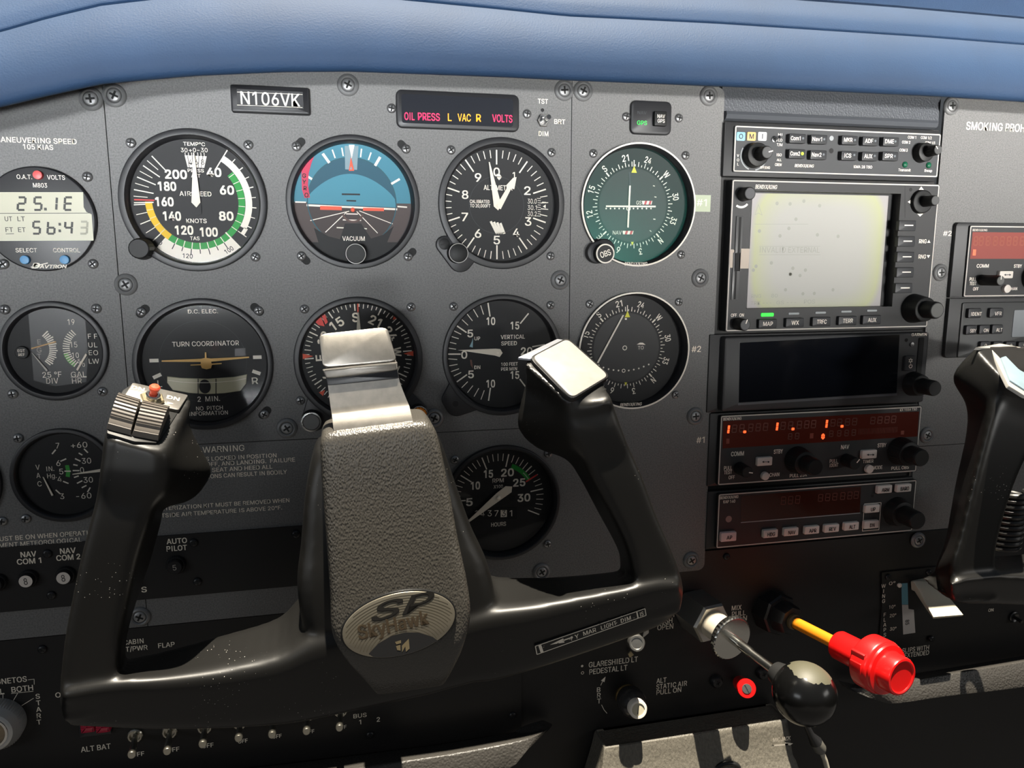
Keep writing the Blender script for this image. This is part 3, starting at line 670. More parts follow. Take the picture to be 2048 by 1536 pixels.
for i in range(4):
    x = 1500+i*22; d.p([(x, 1070+i*4), (x+14, 1064+i*4), (x+60+i*-6, 1150), (x+42-i*6, 1155)], WHITE)
d.p([(1545, 745), (1566, 742), (1583, 765), (1564, 787), (1550, 770)], WHITE)
d.needle('short_pointer', [(1545, 962), (1618, 838), (1612, 822), (1660, 770), (1683, 765), (1668, 848), (1648, 842), (1575, 985)], c=1.2)
d.needle('long_pointer', [(1494, 662), (1500, 662), (1580, 958), (1558, 992), (1528, 965)], c=2.1, hub=(1557, 960), hubr=.9)
mb2 = d.bez
lob = []
a, b = d.pt('K2', 1225, 1300, 2); a2, b2 = d.pt('K2', 1190, 1225, 2); a3, b3 = d.pt('K2', 1300, 1330, 2)
def hull(pts):
    pts = sorted(set((round(x, 3), round(y, 3)) for x, y in pts)); lo = []; up = []
    for seq, out in ((pts, lo), (pts[::-1], up)):
        for p in seq:
            while len(out) >= 2 and (out[-1][0]-out[-2][0])*(p[1]-out[-2][1])-(out[-1][1]-out[-2][1])*(p[0]-out[-2][0]) <= 0: out.pop()
            out.append(p)
    return lo[:-1]+up[:-1]
lobe = hull(circ(a2, b2, 5.2, 20)+circ(a3, b3, 7.6, 24)+[(-31.5, -19.5), (-16.5, -33.5)])
mb2.prism(lobe, 0, 2.6, BEZEL, .5)
a, b = d.pt('K2', 1190, 1222, 2.6); mb2.lathe([(3.4, 2.5), (3.4, 3.0), (2.9, 3.2), (.01, 3.2)], KNOBM, a, b, 20); mb2.box(a, b, 5.2, .7, 3.1, 3.28, DARKSLOT, rot=15)
d.done()
screws(d, [(902, 300), (1103, 305), (1101, 512)])
mb, (a, b, R) = knob_part(d, 'knob', 'K2', 1275, 1285, 67, 2.5, 10); mb.lathe([(R*.965, 9.6), (R*.965, 10.1), (R*.91, 10.12)], MATS['worn_edge'], a, b, 36); mb.build('setting_knob', d.o)

# ---- course indicators
YTRI = mat('yellow_index', (.80, .76, .06), .55); RSTR = mat('flag_red', (.62, .08, .10), .6)
TEAL = glassmat('coated_glass', (0.06, .42, .34), .8, .25)
def cdi(key, label, kk, cc, upper):
    d = Dial(key, 'course_indicator', label, 38.9, 36.2, 5.5, kk, front=3.0, glass=TEAL if upper else None)
    d.bez.lathe([(38.95, 2.2), (38.95, 3.1), (37.95, 3.15), (37.9, 2.9)], WHITE, n=72)
    f = d.f; C0 = d.xy(*cc)
    for i in range(72):
        h = i*5; g = h-223
        L = 27.6 if h % 10 == 0 else 26.0
        d.mb.tick(g, 24.6, L, .95 if h % 30 == 0 and h % 90 == 0 else .5, f, WHITE, *C0)
    for i, st in enumerate(('N', '3', '6', 'E', '12', '15', 'S', '21', '24', 'W', '30', '33')):
        g = rad(i*30-221.5); d.mb.text(st, C0[0]+30.2*math.sin(g), C0[1]+30.2*math.cos(g), 4.0, f, WHITE, 2.2*len(st) if st != 'W' else 3.6, -(i*30-221.5), .02)
    d.mb.disc(*C0, 23.4, f+.02, mat('cdi_centre', (.013, .013, .014), .5), 56)
    d.mb.tick(0, 24, 28.6, .6, f+.05, WHITE, *C0)
    x, y = C0; d.mb.poly([(x-1.9, y+20.6), (x+1.9, y+20.6), (x, y+24.9)], f+.4, YTRI); d.mb.poly([(x-1.0, y-23.4), (x, y-25.8), (x+1.0, y-23.4)], f+.4, YTRI)
    return d
d = cdi('nav', 'upper course deviation indicator with crossed needles and greenish glass', 'K3', (534, 990), True); f = d.f
for x in (337, 369, 400, 432, 465, 537, 568, 600, 632, 665): a, b = d.xy(x, 1013); d.mb.disc(a, b, .55, f+.1, WHITE, 12)
a, b = d.xy(500, 1013); d.mb.ring(a, b, 1.0, 1.5, f+.1, WHITE, 20)
for q in ((680, 846, 694, 849), (690, 927, 705, 930), (682, 1090, 698, 1092), (656, 1172, 668, 1182)): d.l(*q, .5, c=f+.1)
d.l(508, 745, 512, 848, 1.0, mat('needle_dark', (.035, .037, .045), .5), f+.2)
d.p([(455, 1178), (497, 1158), (540, 1180), (498, 1225)], BLACKI, .1)
for n_, tx, x0, x1, y0, y1 in (('GS', 577, 597, 675, 957, 984), ('NAV', 418, 455, 538, 1176, 1202)):
    d.t(n_, tx, (y0+y1)/2, 28, 38 if n_ == 'GS' else 64, bold=.0, c=f+.2); w = x1-x0
    d.p([(x0+6, y1), (x1-6, y1), (x1, y0), (x0+2, y0)], WHITE, .22)
    for i in (0, 1): xx = x0+w*(.22+.42*i); d.p([(xx, y1), (xx+w*.2, y1), (xx+w*.3, y0), (xx+w*.1, y0)], RSTR, .26)
d.t('BENDIX/KING', 555, 1417, 24, 166, bold=.02, shear=.2, c=d.front+.05)
d.needle('course_needle', [(506, 845), (518, 845), (503, 1152), (491, 1152)], WHITE, 1.0)
d.needle('glideslope_needle', [(337, 990), (700, 992), (700, 1004), (337, 1002)], WHITE, 1.3)
d.done(); screws(d, [kp('K3', 243, 610), kp('K3', 917, 625), kp('K3', 885, 1350)])
mb = MB(); a, b = d.pt('K3', 262, 1335, 1); mb.prism(hull(circ(a, b, 7.0, 28)+circ(a+4.5, b+1.5, 7.2, 28)), 0, 5.0, BEZEL, .8)
a, b = d.pt('K3', 310, 1343, 5); mb.lathe([(6.3, 5), (6.2, 10), (5.9, 10.6), (.01, 10.7)], KNOBM, a, b, 36); mb.lathe([(6.15, 10.2), (6.1, 10.75), (5.3, 10.8), (5.3, 10.6)], WHITE, a, b, 40)
mb.text('OBS', a, b, 3.6, 10.8, WHITE, 7.0, 18, .02); mb.build('course_knob', d.o)
d = cdi('navb', 'lower course deviation indicator with slanted needle and TO flag', 'K7', (1022, 640), False); f = d.f
a, b = d.xy(1007, 640); d.mb.ring(a, b, 1.1, 1.65, f+.1, WHITE, 24)
a, b = d.xy(997, 840); d.mb.ring(a, b, .85, 1.3, f+.1, WHITE, 24)
for x, y in ((820, 812), (865, 826), (908, 834), (952, 838), (1042, 838), (1086, 830), (1130, 820), (1173, 804), (1217, 785), (778, 793)): a, b = d.xy(x, y); d.mb.disc(a, b, .6, f+.1, WHITE, 12)
a, b = d.xy(1150, 630); d.mb.disc(a, b, 3.3, f+.1, mat('flag_window', (.025, .025, .027), .5), 24); d.t('TO', 1148, 638, 30, 50, c=f+.2, bold=.0); d.p([(1112, 610), (1190, 612), (1165, 594), (1140, 594)], WHITE, .22)
d.p([(1008, 378), (1026, 378), (1026, 394), (1008, 394)], WHITE, .3)
d.t('BENDIX/KING', 1062, 1135, 26, 190, bold=.02, shear=.2, c=d.front+.05)
d.needle('course_needle', [(988, 352), (1002, 352), (776, 775), (762, 770)], WHITE, 1.0)
d.done(); screws(d, [kp('K7', 698, 255), kp('K7', 1480, 236), kp('K7', 1452, 1050)])
mb, (a, b, R) = knob_part(d, 'k', 'P', 1182, 782, 17, 1, 10); mb.lathe([(R*.95, 9.6), (R*.93, 10.1), (R*.8, 10.15)], WHITE, a, b); mb.build('course_knob', d.o)

# ---- turn coordinator
CREAM = mat('tube_cream', (.62, .58, .40), .35); PLANE = mat('plane_amber', (.82, .50, .16), .55)
d = Dial('turn', 'turn_coordinator', 'turn coordinator with amber airplane and cream ball tube', 38.9, 34.6, 3.0, 'K5')
f = d.f
for st, x, y, h, w in (('D.C. ELEC.', 1385, 248, 27, 205), ('TURN COORDINATOR', 1405, 468, 32, 455), ('2  MIN.', 1425, 845, 34, 152), ('NO  PITCH', 1430, 908, 27, 182), ('INFORMATION', 1425, 943, 27, 262), ('L', 1090, 742, 45, 30), ('R', 1740, 722, 45, 42)): d.t(st, x, y, h, w, bold=.012)
for x, y, g in ((1051, 584, 0), (1072, 690, 24), (1756, 561, 0), (1750, 665, -22)): a, b = d.xy(x, y); d.mb.box(a, b, 4.9, 2.1, d.F, f, WHITE, 0, 0, g)
a, b = d.xy(1388, 590); d.mb.ring(a, b, 24.2, 24.4, f, MATS['face_line'], 60)
d.p([(1603, 503), (1675, 498), (1675, 550), (1603, 555)], mat('window_grey', (.045, .04, .045), .4))
tube = [(1140, 692), (1230, 702), (1415, 709), (1600, 696), (1686, 678), (1680, 742), (1640, 792), (1530, 808), (1415, 814), (1290, 806), (1178, 786), (1140, 735)]
tb = MB(); P_ = [d.pt('K5', x, y, f+.8) for x, y in reversed(tube)]; tb.prism(P_, d.F, f+.8, CREAM, .4)
for x in (1352, 1474): tb.line(d.pt('K5', x, 708, f+.95), d.pt('K5', x, 812, f+.95), .5, f+.9, BLACKI)
a, b = d.pt('K5', 1398, 761, f+.95); tb.disc(a, b, 3.3, f+1.0, BLACKI, 28, ry=4.2)
for i in range(7):  # highlight along the glass tube, painted as a white curve
    xs = [1145, 1230, 1320, 1415, 1510, 1600, 1680, 1682]; ys = [718, 730, 735, 735, 730, 722, 706, 706]
    if i < 6: tb.line(d.pt('K5', xs[i], ys[i], f+1), d.pt('K5', xs[i+1], ys[i+1], f+1), .35, f+1.05, WHITE)
tb.build('slip_ball_tube', d.o, 0)
d.needle('miniature_airplane', [(1103, 583), (1370, 572), (1398, 566), (1398, 528), (1407, 528), (1409, 566), (1437, 570), (1700, 557), (1700, 566), (1440, 592), (1444, 605), (1512, 601), (1512, 607), (1446, 613), (1440, 636), (1410, 644), (1378, 636), (1370, 616), (1300, 618), (1300, 612), (1370, 608), (1370, 594), (1103, 592)][::-1], PLANE, 1.8)
d.done(); screws(d, [kp('K5', 965, 252), kp('K5', 1765, 243), kp('K5', 1805, 950)])
for x, y, g in ((975, 248, -45), (1755, 235, 45), (1808, 940, -45)): a, b = d.pt('K5', x, y, .06); sl = MB(); sl.box(a, b, 8.8, 5.0, 0, .06, DARKSLOT, 2.4, 0, -g); sl.build('adjustment_slot', d.o, 0)

# ---- directional gyro
d = Dial('gyro', 'directional_gyro', 'heading gyro behind the control lock with red heading bug and orange knob', 38.8, 34.2, 3.4, 'K6')
f = d.f; C0 = d.xy(607, 545); hd = 183
for i in range(72): g = i*5-hd; d.mb.tick(g, 27.2 if i % 6 == 0 else (28.6 if i % 2 == 0 else 29.6), 32.6, .75 if i % 6 == 0 else .5, f, WHITE, *C0)
for i, st in enumerate(('N', '3', '6', 'E', '12', '15', 'S', '21', '24', 'W', '30', '33')):
    g = i*30-hd; q = rad(g); d.mb.text(st, C0[0]+23.2*math.sin(q), C0[1]+23.2*math.cos(q), 5.4, f, NEEDLE, None if st != 'W' else 5.4, -g, .035)
for g in (-90, 90, -135, 135, 45): q = rad(g); d.mb.tick(g, 27.4 if abs(g) == 90 else 30.6, 33.6, .0, f+.3, ORANGE, *C0); nx, ny = math.cos(q), -math.sin(q); o = (C0[0]+33.6*math.sin(q), C0[1]+33.6*math.cos(q)); i_ = (C0[0]+(27.4 if abs(g) == 90 else 30)*math.sin(q), C0[1]+(27.4 if abs(g) == 90 else 30)*math.cos(q)); d.mb.poly([(o[0]-nx*1.7, o[1]-ny*1.7), (o[0]+nx*1.7, o[1]+ny*1.7), i_], f+.3, ORANGE)
RB = mat('bug_red', (.80, .05, .035), .5)
b_ = MB(); c1 = f+.9
for q in (((312, 322), (345, 282), (362, 318), (372, 350), (330, 342)), ((352, 278), (378, 272), (395, 322), (378, 338))): b_.prism([d.pt('K6', x, y, c1) for x, y in reversed(q)], c1-.5, c1, RB)
b_.build('heading_bug', d.o, 20)
n_ = MB(); c1 = f+1.2; n_.prism([d.pt('K6', x, y, c1) for x, y in ((596, 182), (603, 182), (606, 258), (596, 258))][::-1], c1-.2, c1, ORANGE); n_.prism([d.pt('K6', x, y, c1) for x, y in ((598, 250), (606, 250), (622, 400), (590, 400))][::-1], c1-.2, c1, mat('needle_tan', (.50, .45, .36), .5)); n_.build('lubber_needle', d.o, 20)
a3, b3 = d.pt('K6', 300, 985, 1.5); d.bez.prism(hull(circ(a3, b3, 7.4, 28)+[(-17, -33.2), (-31, -20.5)]), 0, 2.6, BEZEL, .5)
a4, b4 = d.pt('K6', 1010, 940, 1.5); d.bez.prism(hull(circ(a4, b4, 6.4, 28)+[(17, -33.2), (31, -20.5)]), 0, 2.6, BEZEL, .5)
d.done(); screws(d, [(609, 618), (822, 614), (601, 801)])
mb, (a, b, R) = knob_part(d, 'k', 'K6', 285, 985, 70, 2.5, 11, KNOBM, cap=mat('knob_grey', (.13, .13, .125), .45)); mb.lathe([(R*.99, 10.3), (R*.98, 11.0), (R*.84, 11.05), (R*.82, 10.9)], CHROME, a, b, 40); mb.build('caging_knob', d.o)
mb, (a, b, R) = knob_part(d, 'k', 'K6', 1010, 935, 58, 2.5, 11, KNOBM); mb.lathe([(R*1.0, 10), (R*1.0, 11.2), (R*.92, 11.3), (R*.9, 10.9)], CHROME, a, b, 40)
mb.build('heading_knob', d.o); mb = MB(); mb.lathe([(R*.88, 10.8), (R*.84, 12.2), (R*.3, 12.6), (.01, 12.5)], mat('orange_insert', (.85, .25, .01), .45), a, b, 32, rib=(.06, 10, 13))
for i in range(10): mb.tick(i*36, 1, R*.84, .28, 12.62, mat('orange_groove', (.35, .08, .0), .5), a, b)
mb.build('knob_insert', d.o)

# ---- vertical speed indicator
d = Dial('vsi', 'vertical_speed_indicator', 'vertical speed indicator with cream needle pointing left at zero', 38.9, 34.6, 3.6, 'K6')
for q in ((1488, 190, 1502, 283, 1), (1438, 207, 1458, 270), (1387, 232, 1420, 288), (1342, 262, 1382, 313), (1303, 297, 1352, 343), (1270, 343, 1342, 393, 1), (1250, 378, 1305, 405), (1233, 418, 1288, 435), (1222, 458, 1272, 470), (1213, 498, 1270, 507), (1212, 540, 1302, 540, 1), (1215, 572, 1278, 577), (1222, 620, 1280, 610), (1235, 660, 1290, 640), (1255, 690, 1305, 665), (1275, 730, 1345, 680, 1), (1308, 770, 1350, 728), (1348, 803, 1385, 755), (1393, 830, 1425, 773), (1440, 850, 1463, 787), (1492, 858, 1505, 770, 1), (1765, 262, 1708, 332, 1), (1790, 490, 1875, 475, 1), (1705, 710, 1765, 790, 1)):
    d.l(*q[:4], .85 if len(q) > 4 else .5)
for st, x, y, w in (('10', 1508, 315, 56), ('15', 1672, 345, 56), ('20', 1752, 520, 76), ('15', 1672, 683, 56), ('10', 1507, 742, 56), ('5', 1367, 399, 36), ('5', 1372, 678, 36), ('0', 1326, 545, 38)): d.t(st, x, y, 50, w, bold=.03)
for st, x, y, h, w in (('VERTICAL', 1658, 422, 27, 164), ('SPEED', 1632, 466, 27, 106), ('100 FEET', 1635, 608, 22, 112), ('PER MIN', 1632, 641, 22, 108), ('UP', 1415, 433, 24, 38), ('DN', 1415, 630, 24, 40)): d.t(st, x, y, h, w)
d.p([(1386, 428), (1384, 495), (1362, 489), (1378, 455)], mat('pale_cyan', (.30, .48, .55), .5)); d.p([(1365, 578), (1378, 580), (1386, 640), (1370, 615)], mat('dull_brown', (.16, .07, .05), .5))
d.needle('needle', [(1283, 513), (1540, 503), (1572, 506), (1588, 532), (1568, 560), (1535, 550)][::-1], c=1.7, hub=(1555, 532), hubr=.9)
a3, b3 = d.pt('K6', 1275, 885, 1.5); d.bez.prism(hull(circ(a3, b3, 7.4, 28)+circ(a3-3.5, b3+3.5, 6, 20)+[(-15, -34), (-34, -15)]), 0, 2.6, BEZEL, .5); d.bez.disc(a3-1, b3+.8, 1.9, 2.66, DARKSLOT)
d.done(); screws(d, [(907, 613), (1101, 610)])

# ---- tachometer
d = Dial('tach', 'tachometer', 'tachometer with green arc and hour counter between yoke hub and right grip', 39.2, 35.4, 5.0, 'L5')
f = d.f; C0 = d.xy(375, 440)
d.mb.band(22.2, 25.3, 22, 62, f, mat('tach_green', (.01, .30, .03), .6), *C0)
for i in range(4, 36):
    g = 13+6.8*(i-20); m5 = i % 5 == 0; d.mb.tick(g, 22.2 if m5 and i not in (25,) else 26 if i < 24 or i > 27 else 25.4, 31.0, .8 if m5 else .45, f+.04, WHITE, *C0)
d.mb.tick(60.6, 21.5, 30.5, 1.0, f+.08, REDP, *C0)
for i in range(7): a = rad(46+i*2.4); d.mb.box(C0[0]+23.8*math.sin(a), C0[1]+23.8*math.cos(a), .8, .7, f, f+.06, mat('arc_check', (.45, .6, .42), .6), rot=i*23)
for st, x, y, w in (('5', 188, 461, 38), ('10', 227, 356, 55), ('15', 310, 281, 55), ('20', 432, 272, 78), ('25', 507, 336, 75), ('30', 537, 433, 78)): d.t(st, x, y, 47, w, bold=.04)
for st, x, y, h, w in (('RPM', 372, 323, 26, 71), ('X100', 373, 362, 21, 58), ('HOURS', 375, 603, 25, 94)): d.t(st, x, y, h, w)
d.p([(205, 492), (490, 492), (492, 570), (205, 575)], DARKSLOT, .02); d.p([(388, 512), (428, 512), (428, 556), (388, 558)], NEEDLE, .06)
for st, x, m_ in (('1', 232, WHITE), ('4', 272, WHITE), ('3', 318, WHITE), ('7', 361, WHITE), ('3', 408, BLACKI), ('1', 454, WHITE)): d.t(st, x, 533, 38, 26 if st != '1' else 16, mt=m_, c=f+.12, bold=0)
for x in (281, 460): a, b = d.xy(x, 432); d.mb.disc(a, b, 2.2, f+.02, DARKSLOT)
d.needle('needle', [(178, 597), (174, 585), (362, 405), (420, 360), (462, 362), (458, 398), (392, 445)][::-1], c=2.4, hub=(375, 432), hubr=1.2)
d.done(); screws(d, [kp('L5', 96, 188), kp('L5', 692, 150), kp('L5', 688, 728)])

# ---- small twin gauges at the left
NOR = mat('gauge_amber', (.72, .42, .16), .55); DIMW = mat('gauge_dim_print', (.42, .38, .33), .6)
d = Dial('egt', 'fuel_flow_gauge', 'round exhaust temperature and fuel flow gauge left of the turn coordinator', 28.2, 24.0, 1.2, 'K5', front=2.4)
f = d.f; d.p([(192, 240), (300, 222), (450, 222), (578, 255), (600, 540), (590, 730), (380, 760), (230, 720)], mat('gauge_plate', (.030, .030, .031), .4), .0)
E0 = d.xy(205, 505); G0 = d.xy(605, 500)
for i in range(17): g = 45+i*5.6; d.mb.tick(g, 9.8, 13.4 if i % 3 else 14.0, .7, f+.05, WHITE, *E0)
for i in range(17): g = 322-i*6.4; d.mb.tick(g, 9.8, 13.4, .65, f+.05, WHITE, *G0)
d.mb.band(11.2, 13.6, 218, 258, f+.03, mat('pale_green', (.16, .45, .10), .55), *G0)
for st, x, y, h, w in (('19', 485, 321, 38, 46), ('15', 503, 475, 38, 48), ('10', 515, 548, 36, 46), ('5', 540, 588, 28, 18), ('0', 570, 613, 26, 18), ('25 °F', 355, 680, 38, 130), ('DIV', 357, 722, 38, 82), ('GAL', 537, 678, 36, 106), ('HR', 525, 722, 36, 66)): d.t(st, x, y, h, w, bold=.005, c=f+.08)
d.l(483, 697, 592, 697, .35, c=f+.08)
for st, y in (('E', 457), ('G', 512), ('T', 555)): d.t(st, 267, y, 34, None, mt=DIMW, bold=0, c=f+.08)
for a_, b_, y in (('F', 'F', 418), ('U', 'L', 477), ('E', 'O', 530), ('L', 'W', 588)): d.t(a_, 611+(6 if a_ in 'UEL' else 0), y, 33, None, bold=0, c=f+.08); d.t(b_, 653, y, 33, None, bold=0, c=f+.08)
a, b = d.pt('K5', 148, 530, f+1.5); kb = MB(); kb.lathe([(3.6, f), (3.5, f+1.4), (3.2, f+1.7), (.01, f+1.75)], KNOBM, a, b, 28); kb.text('EGT', a, b+1.1, 1.5, f+1.85, WHITE, 3.6, 0, .02); kb.text('REF', a, b-1.1, 1.5, f+1.85, WHITE, 3.2, 0, .02); kb.build('reference_knob', d.o)
d.needle('temperature_needle', [(213, 498), (380, 452), (382, 459), (214, 506)][::-1], NOR, 1.2)
d.needle('reference_needle', [(213, 528), (222, 532), (326, 650), (316, 658)], mat('needle_grey', (.55, .50, .44), .5), 1.0)
d.needle('flow_needle', [(584, 535), (594, 545), (530, 655), (520, 645)][::-1], NEEDLE, 1.2)
d.done(); screws(d, [(10, 619), (193, 617), (26, 788), (205, 783)])
d = Dial('vac', 'suction_gauge', 'round suction and ammeter gauge partly hidden by the left yoke grip', 27.9, 24.0, 1.2, 'K5', front=2.4)
f = d.f
for st, x, y, h, w in (('7', 393, 1165, 38, 24), ('6', 398, 1284, 38, 28), ('5', 418, 1341, 38, 27), ('4', 407, 1393, 36, 30), ('3', 424, 1510, 38, 28), ('+60', 540, 1160, 38, 112), ('30', 590, 1268, 38, 64), ('0', 560, 1331, 38, 26), ('30', 602, 1398, 38, 64), ('-60', 572, 1507, 38, 104), ('V', 257, 1312, 34, 28), ('A', 262, 1368, 34, 28), ('C', 270, 1425, 34, 28), ('IN.', 343, 1322, 32, 52), ('Hg.', 354, 1370, 32, 64)): d.t(st, x, y, h, w, bold=.005)
d.p([(443, 1300), (470, 1297), (480, 1340), (476, 1380), (448, 1375), (452, 1340)][::-1], mat('bright_green', (.05, .42, .06), .55))
for q in ((355, 1222, 380, 1192), (412, 1272, 452, 1254), (440, 1339, 484, 1339), (430, 1408, 468, 1423), (380, 1466, 410, 1493), (573, 1186, 600, 1213), (537, 1215, 562, 1229), (512, 1253, 550, 1271), (500, 1294, 530, 1300), (496, 1335, 542, 1335), (505, 1382, 537, 1371), (525, 1422, 562, 1404), (558, 1452, 590, 1436), (597, 1482, 616, 1450)): d.l(*q, .75, c=f+.05)
d.needle('ammeter_needle', [(494, 1358), (700, 1322), (702, 1342), (494, 1363)][::-1], NEEDLE, 1.1)
d.needle('suction_needle', [(290, 1378), (298, 1380), (364, 1503), (352, 1508)], NEEDLE, 1.1)
d.done(); screws(d, [kp('K5', 125, 1112)])
d = Dial('edge', 'engine_gauge', 'dark round gauge cut off by the left edge of the picture', 27.9, 24.0, 1.2, 'K5', front=2.4); d.done()

# ---- digital clock
x, z, _ = INST['clock']
t = Thing('digital_clock', 'round black digital clock and thermometer reading 25.1E with blue buttons', 'clock', *PX(x, z))
LCD = mat('lcd_cream', (.52, .50, .36), .35); SEG = mat('lcd_segment', (.035, .035, .03), .5)
mb = MB(); mb.lathe([(27.2, -6), (27.3, 0), (28.1, .1), (28.1, 2.2), (27.6, 2.8), (27.2, 2.9), (.01, 2.9)], mat('clock_black', (.018, .018, .02), .4), n=64)
c = 3.02
for st, x, y, h, w in (('O.A.T.', 178, 818, 32, 112), ('VOLTS', 410, 822, 32, 130), ('M803', 293, 880, 32, 102), ('SELECT', 193, 1355, 30, 156), ('CONTROL', 487, 1355, 30, 196)): t.txt(mb, st, 'K1', x, y, h, c, WHITE, w, 0, .01)
t.txt(mb, 'AVTRON', 'K1', 390, 1474, 24, c, WHITE, 200, 0, .05, shear=.25); t.txt(mb, 'D', 'K1', 262, 1468, 36, c, WHITE, 60, 0, .07, shear=.3); t.ln(mb, 'K1', 225, 1478, 350, 1448, .5, c, WHITE)
mb.build('clock_body', t.o)
mb = MB(); c = 3.1
def poly_bounds(pts): t.pl(mb, 'K1', pts, c, LCD)
poly_bounds([(-140, 930), (608, 930), (612, 1040), (632, 1075), (670, 1092), (685, 1284), (-140, 1288)][::-1])
t.ln(mb, 'K1', -140, 1086, 668, 1083, .3, c+.1, SEG)
def seg7(mb, t, k, ch, x, y, w, h, sw, c, mt, sl=0.06):
    on = {'0': 'abcdef', '1': 'bc', '2': 'abged', '3': 'abgcd', '4': 'fgbc', '5': 'afgcd', '6': 'fgedc', '7': 'abc', '8': 'abcdefg', '9': 'abcdfg', 'E': 'afged', '.': ''}[ch]
    P = {'a': (0, h, w, h), 'b': (w, h, w, h/2), 'c': (w, h/2, w, 0), 'd': (0, 0, w, 0), 'e': (0, 0, 0, h/2), 'f': (0, h/2, 0, h), 'g': (0, h/2, w, h/2)}
    for q in on:
        x0, y0, x1, y1 = P[q]; dx, dy = (x1-x0), (y1-y0); L = math.hypot(dx, dy); ux, uy = dx/L*sw*.12, dy/L*sw*.12
        f_ = lambda X, Y: (x-w/2+X+Y*sl, y+h/2-Y)
        p0 = f_(x0+ux, y0+uy); p1 = f_(x1-ux, y1-uy); t.ln(mb, k, *p0, *p1, t.sx(k, x, y, sw), c, mt)
for ch, x in (('2', 155), ('5', 275), ('1', 385), ('E', 497)): seg7(mb, t, 'K1', ch, x, 1014, 52, 92, 17, c+.1, SEG)
t.box(mb, 'K1', 332, 1054, 20, 20, c, c+.1, SEG)
for ch, x in (('5', 265), ('6', 372), ('4', 498), ('3', 610)): seg7(mb, t, 'K1', ch, x, 1190, 50, 88, 16, c+.1, SEG if x < 600 else mat('lcd_pale_segment', (.33, .32, .24), .5))
for y in (1165, 1213): t.box(mb, 'K1', 437, y, 18, 20, c, c+.1, SEG)
for st, x, y in (('UT', 62, 1125), ('LT', 155, 1125), ('FT', 68, 1205), ('ET', 160, 1205)): t.txt(mb, st, 'K1', x, y, 34, c+.1, SEG, 54, 0, .01)
t.ln(mb, 'K1', 42, 1236, 102, 1234, .3, c+.1, SEG)
mb.build('lcd_screen', t.o, 0)
BLUEB = mat('blue_button', (.10, .30, .55), .4)
for x, y, m_, nm in ((193, 1425, BLUEB, 'button'), (483, 1424, BLUEB, 'button'), (287, 806, mat('red_button', (.75, .10, .10), .4), 'selector_button')):
    mb, _ = knob_part(t, nm, 'K1', x-4, y, 36, 2.9, 5.0, m_); mb.build(nm, t.o)
screws(t, [kp('K1', 640, 818), kp('K1', 682, 1455), kp('K1', 5, 1460)])

# ================================================================== radios
BTNW = mat('white_button', (.72, .66, .60), .45); BTND = mat('dark_button', (.030, .031, .034), .5); SLATE = mat('audio_face', (.035, .037, .040), .5)
REDWIN = mat('red_display_window', (.030, .005, .003), .22, emit=((.32, .03, .008), .035)); BRNWIN = mat('dark_display_window', (.022, .005, .003), .2, emit=((.3, .04, .01), .012)); SEGON = mat('lit_red_segment', (.8, .05, .01), .4, emit=((1, .09, .02), 2.2)); SEGOFF = mat('unlit_segment', (.12, .030, .018), .45)
LEDG = mat('green_led_lit', (.05, .8, .05), .4, emit=((.0, 1.0, .03), 1.3)); LEDO = mat('led_off', (.33, .35, .36), .45)
class Radio(Thing):
    def __init__(s, label, name, corners, kk, cf=4.0, face=None, rim=True, cat='radio', mount=1.0, sink=-30):
        """corners TL, TR, BR, BL of the front in the enlarged view"""
        P_ = [kp(kk, *c) for c in corners]; px = sum(p[0] for p in P_)/4; py = sum(p[1] for p in P_)/4
        super().__init__(name, label, cat, px, py); s.k = kk; s.cf = cf
        q = [s.pt('P', *p, cf) for p in P_]
        s.x0 = (q[0][0]+q[3][0])/2; s.x1 = (q[1][0]+q[2][0])/2; s.y1 = (q[0][1]+q[1][1])/2; s.y0 = (q[2][1]+q[3][1])/2
        s.ca = (s.x0+s.x1)/2; s.cb = (s.y0+s.y1)/2; s.w = s.x1-s.x0; s.h = s.y1-s.y0
        s.face = face or RADIO; s.mb = MB()
        if rim: s.mb.frame(s.ca, s.cb, s.w, s.h, .75, cf, cf+.16, RIM, 1.2)
    def housing(s, hole=None, extra=0.0):
        h = MB(); o = rrect(s.ca, s.cb, s.w+.8, s.h+.8, 1.2)
        if hole:
            vs, fs = curve_plate(o, [hole], -6, s.cf); h.add(vs, fs, s.face)
        else: h.prism(o, -6, s.cf, s.face)
        h.box(s.ca, s.cb, s.w-4, s.h-.6, -28, -6.1, RADIO)
        return h.build('housing', s.o, 30)
    def t(s, st, x, y, h, w=None, mt=None, bold=.02, c=None, shear=0, k=None, rot=0): s.txt(s.mb, st, k or s.k, x, y, h, (s.cf+.14) if c is None else c, mt, w, rot, bold, shear)
    def button(s, name, x, y, w, h, c1=3.2, mt=None, legend=None, lh=0, lw_=None, lm=None, k=None, r=.8, bev=.6, lx=0, ly=0):
        b = MB(); k = k or s.k; c = s.cf+c1; s.box(b, k, x, y, w, h, s.cf-.5, c, mt or BTND, r, bev)
        if legend: s.txt(b, legend, k, x+lx, y+ly, lh, c+.1, lm or WHITE, lw_, 0, .02)
        return b.build(name, s.o, 30)
    def knob(s, name, x, y, r, length, mt=None, k=None, rib=0, tip=None, mark=None, base=None):
        b, (a, bb, R) = knob_part(s, name, k or s.k, x, y, r, s.cf+(base or 0), s.cf+length, mt or KNOBM, rib, n=48 if rib else 36, cap=tip, taper=.95)
        if mark is not None:
            g = rad(mark); b.line((a+R*.2*math.sin(g), bb+R*.2*math.cos(g)), (a+R*.9*math.sin(g), bb+R*.9*math.cos(g)), R*.16, s.cf+length+.2, WHITE)
        return b.build(name, s.o)

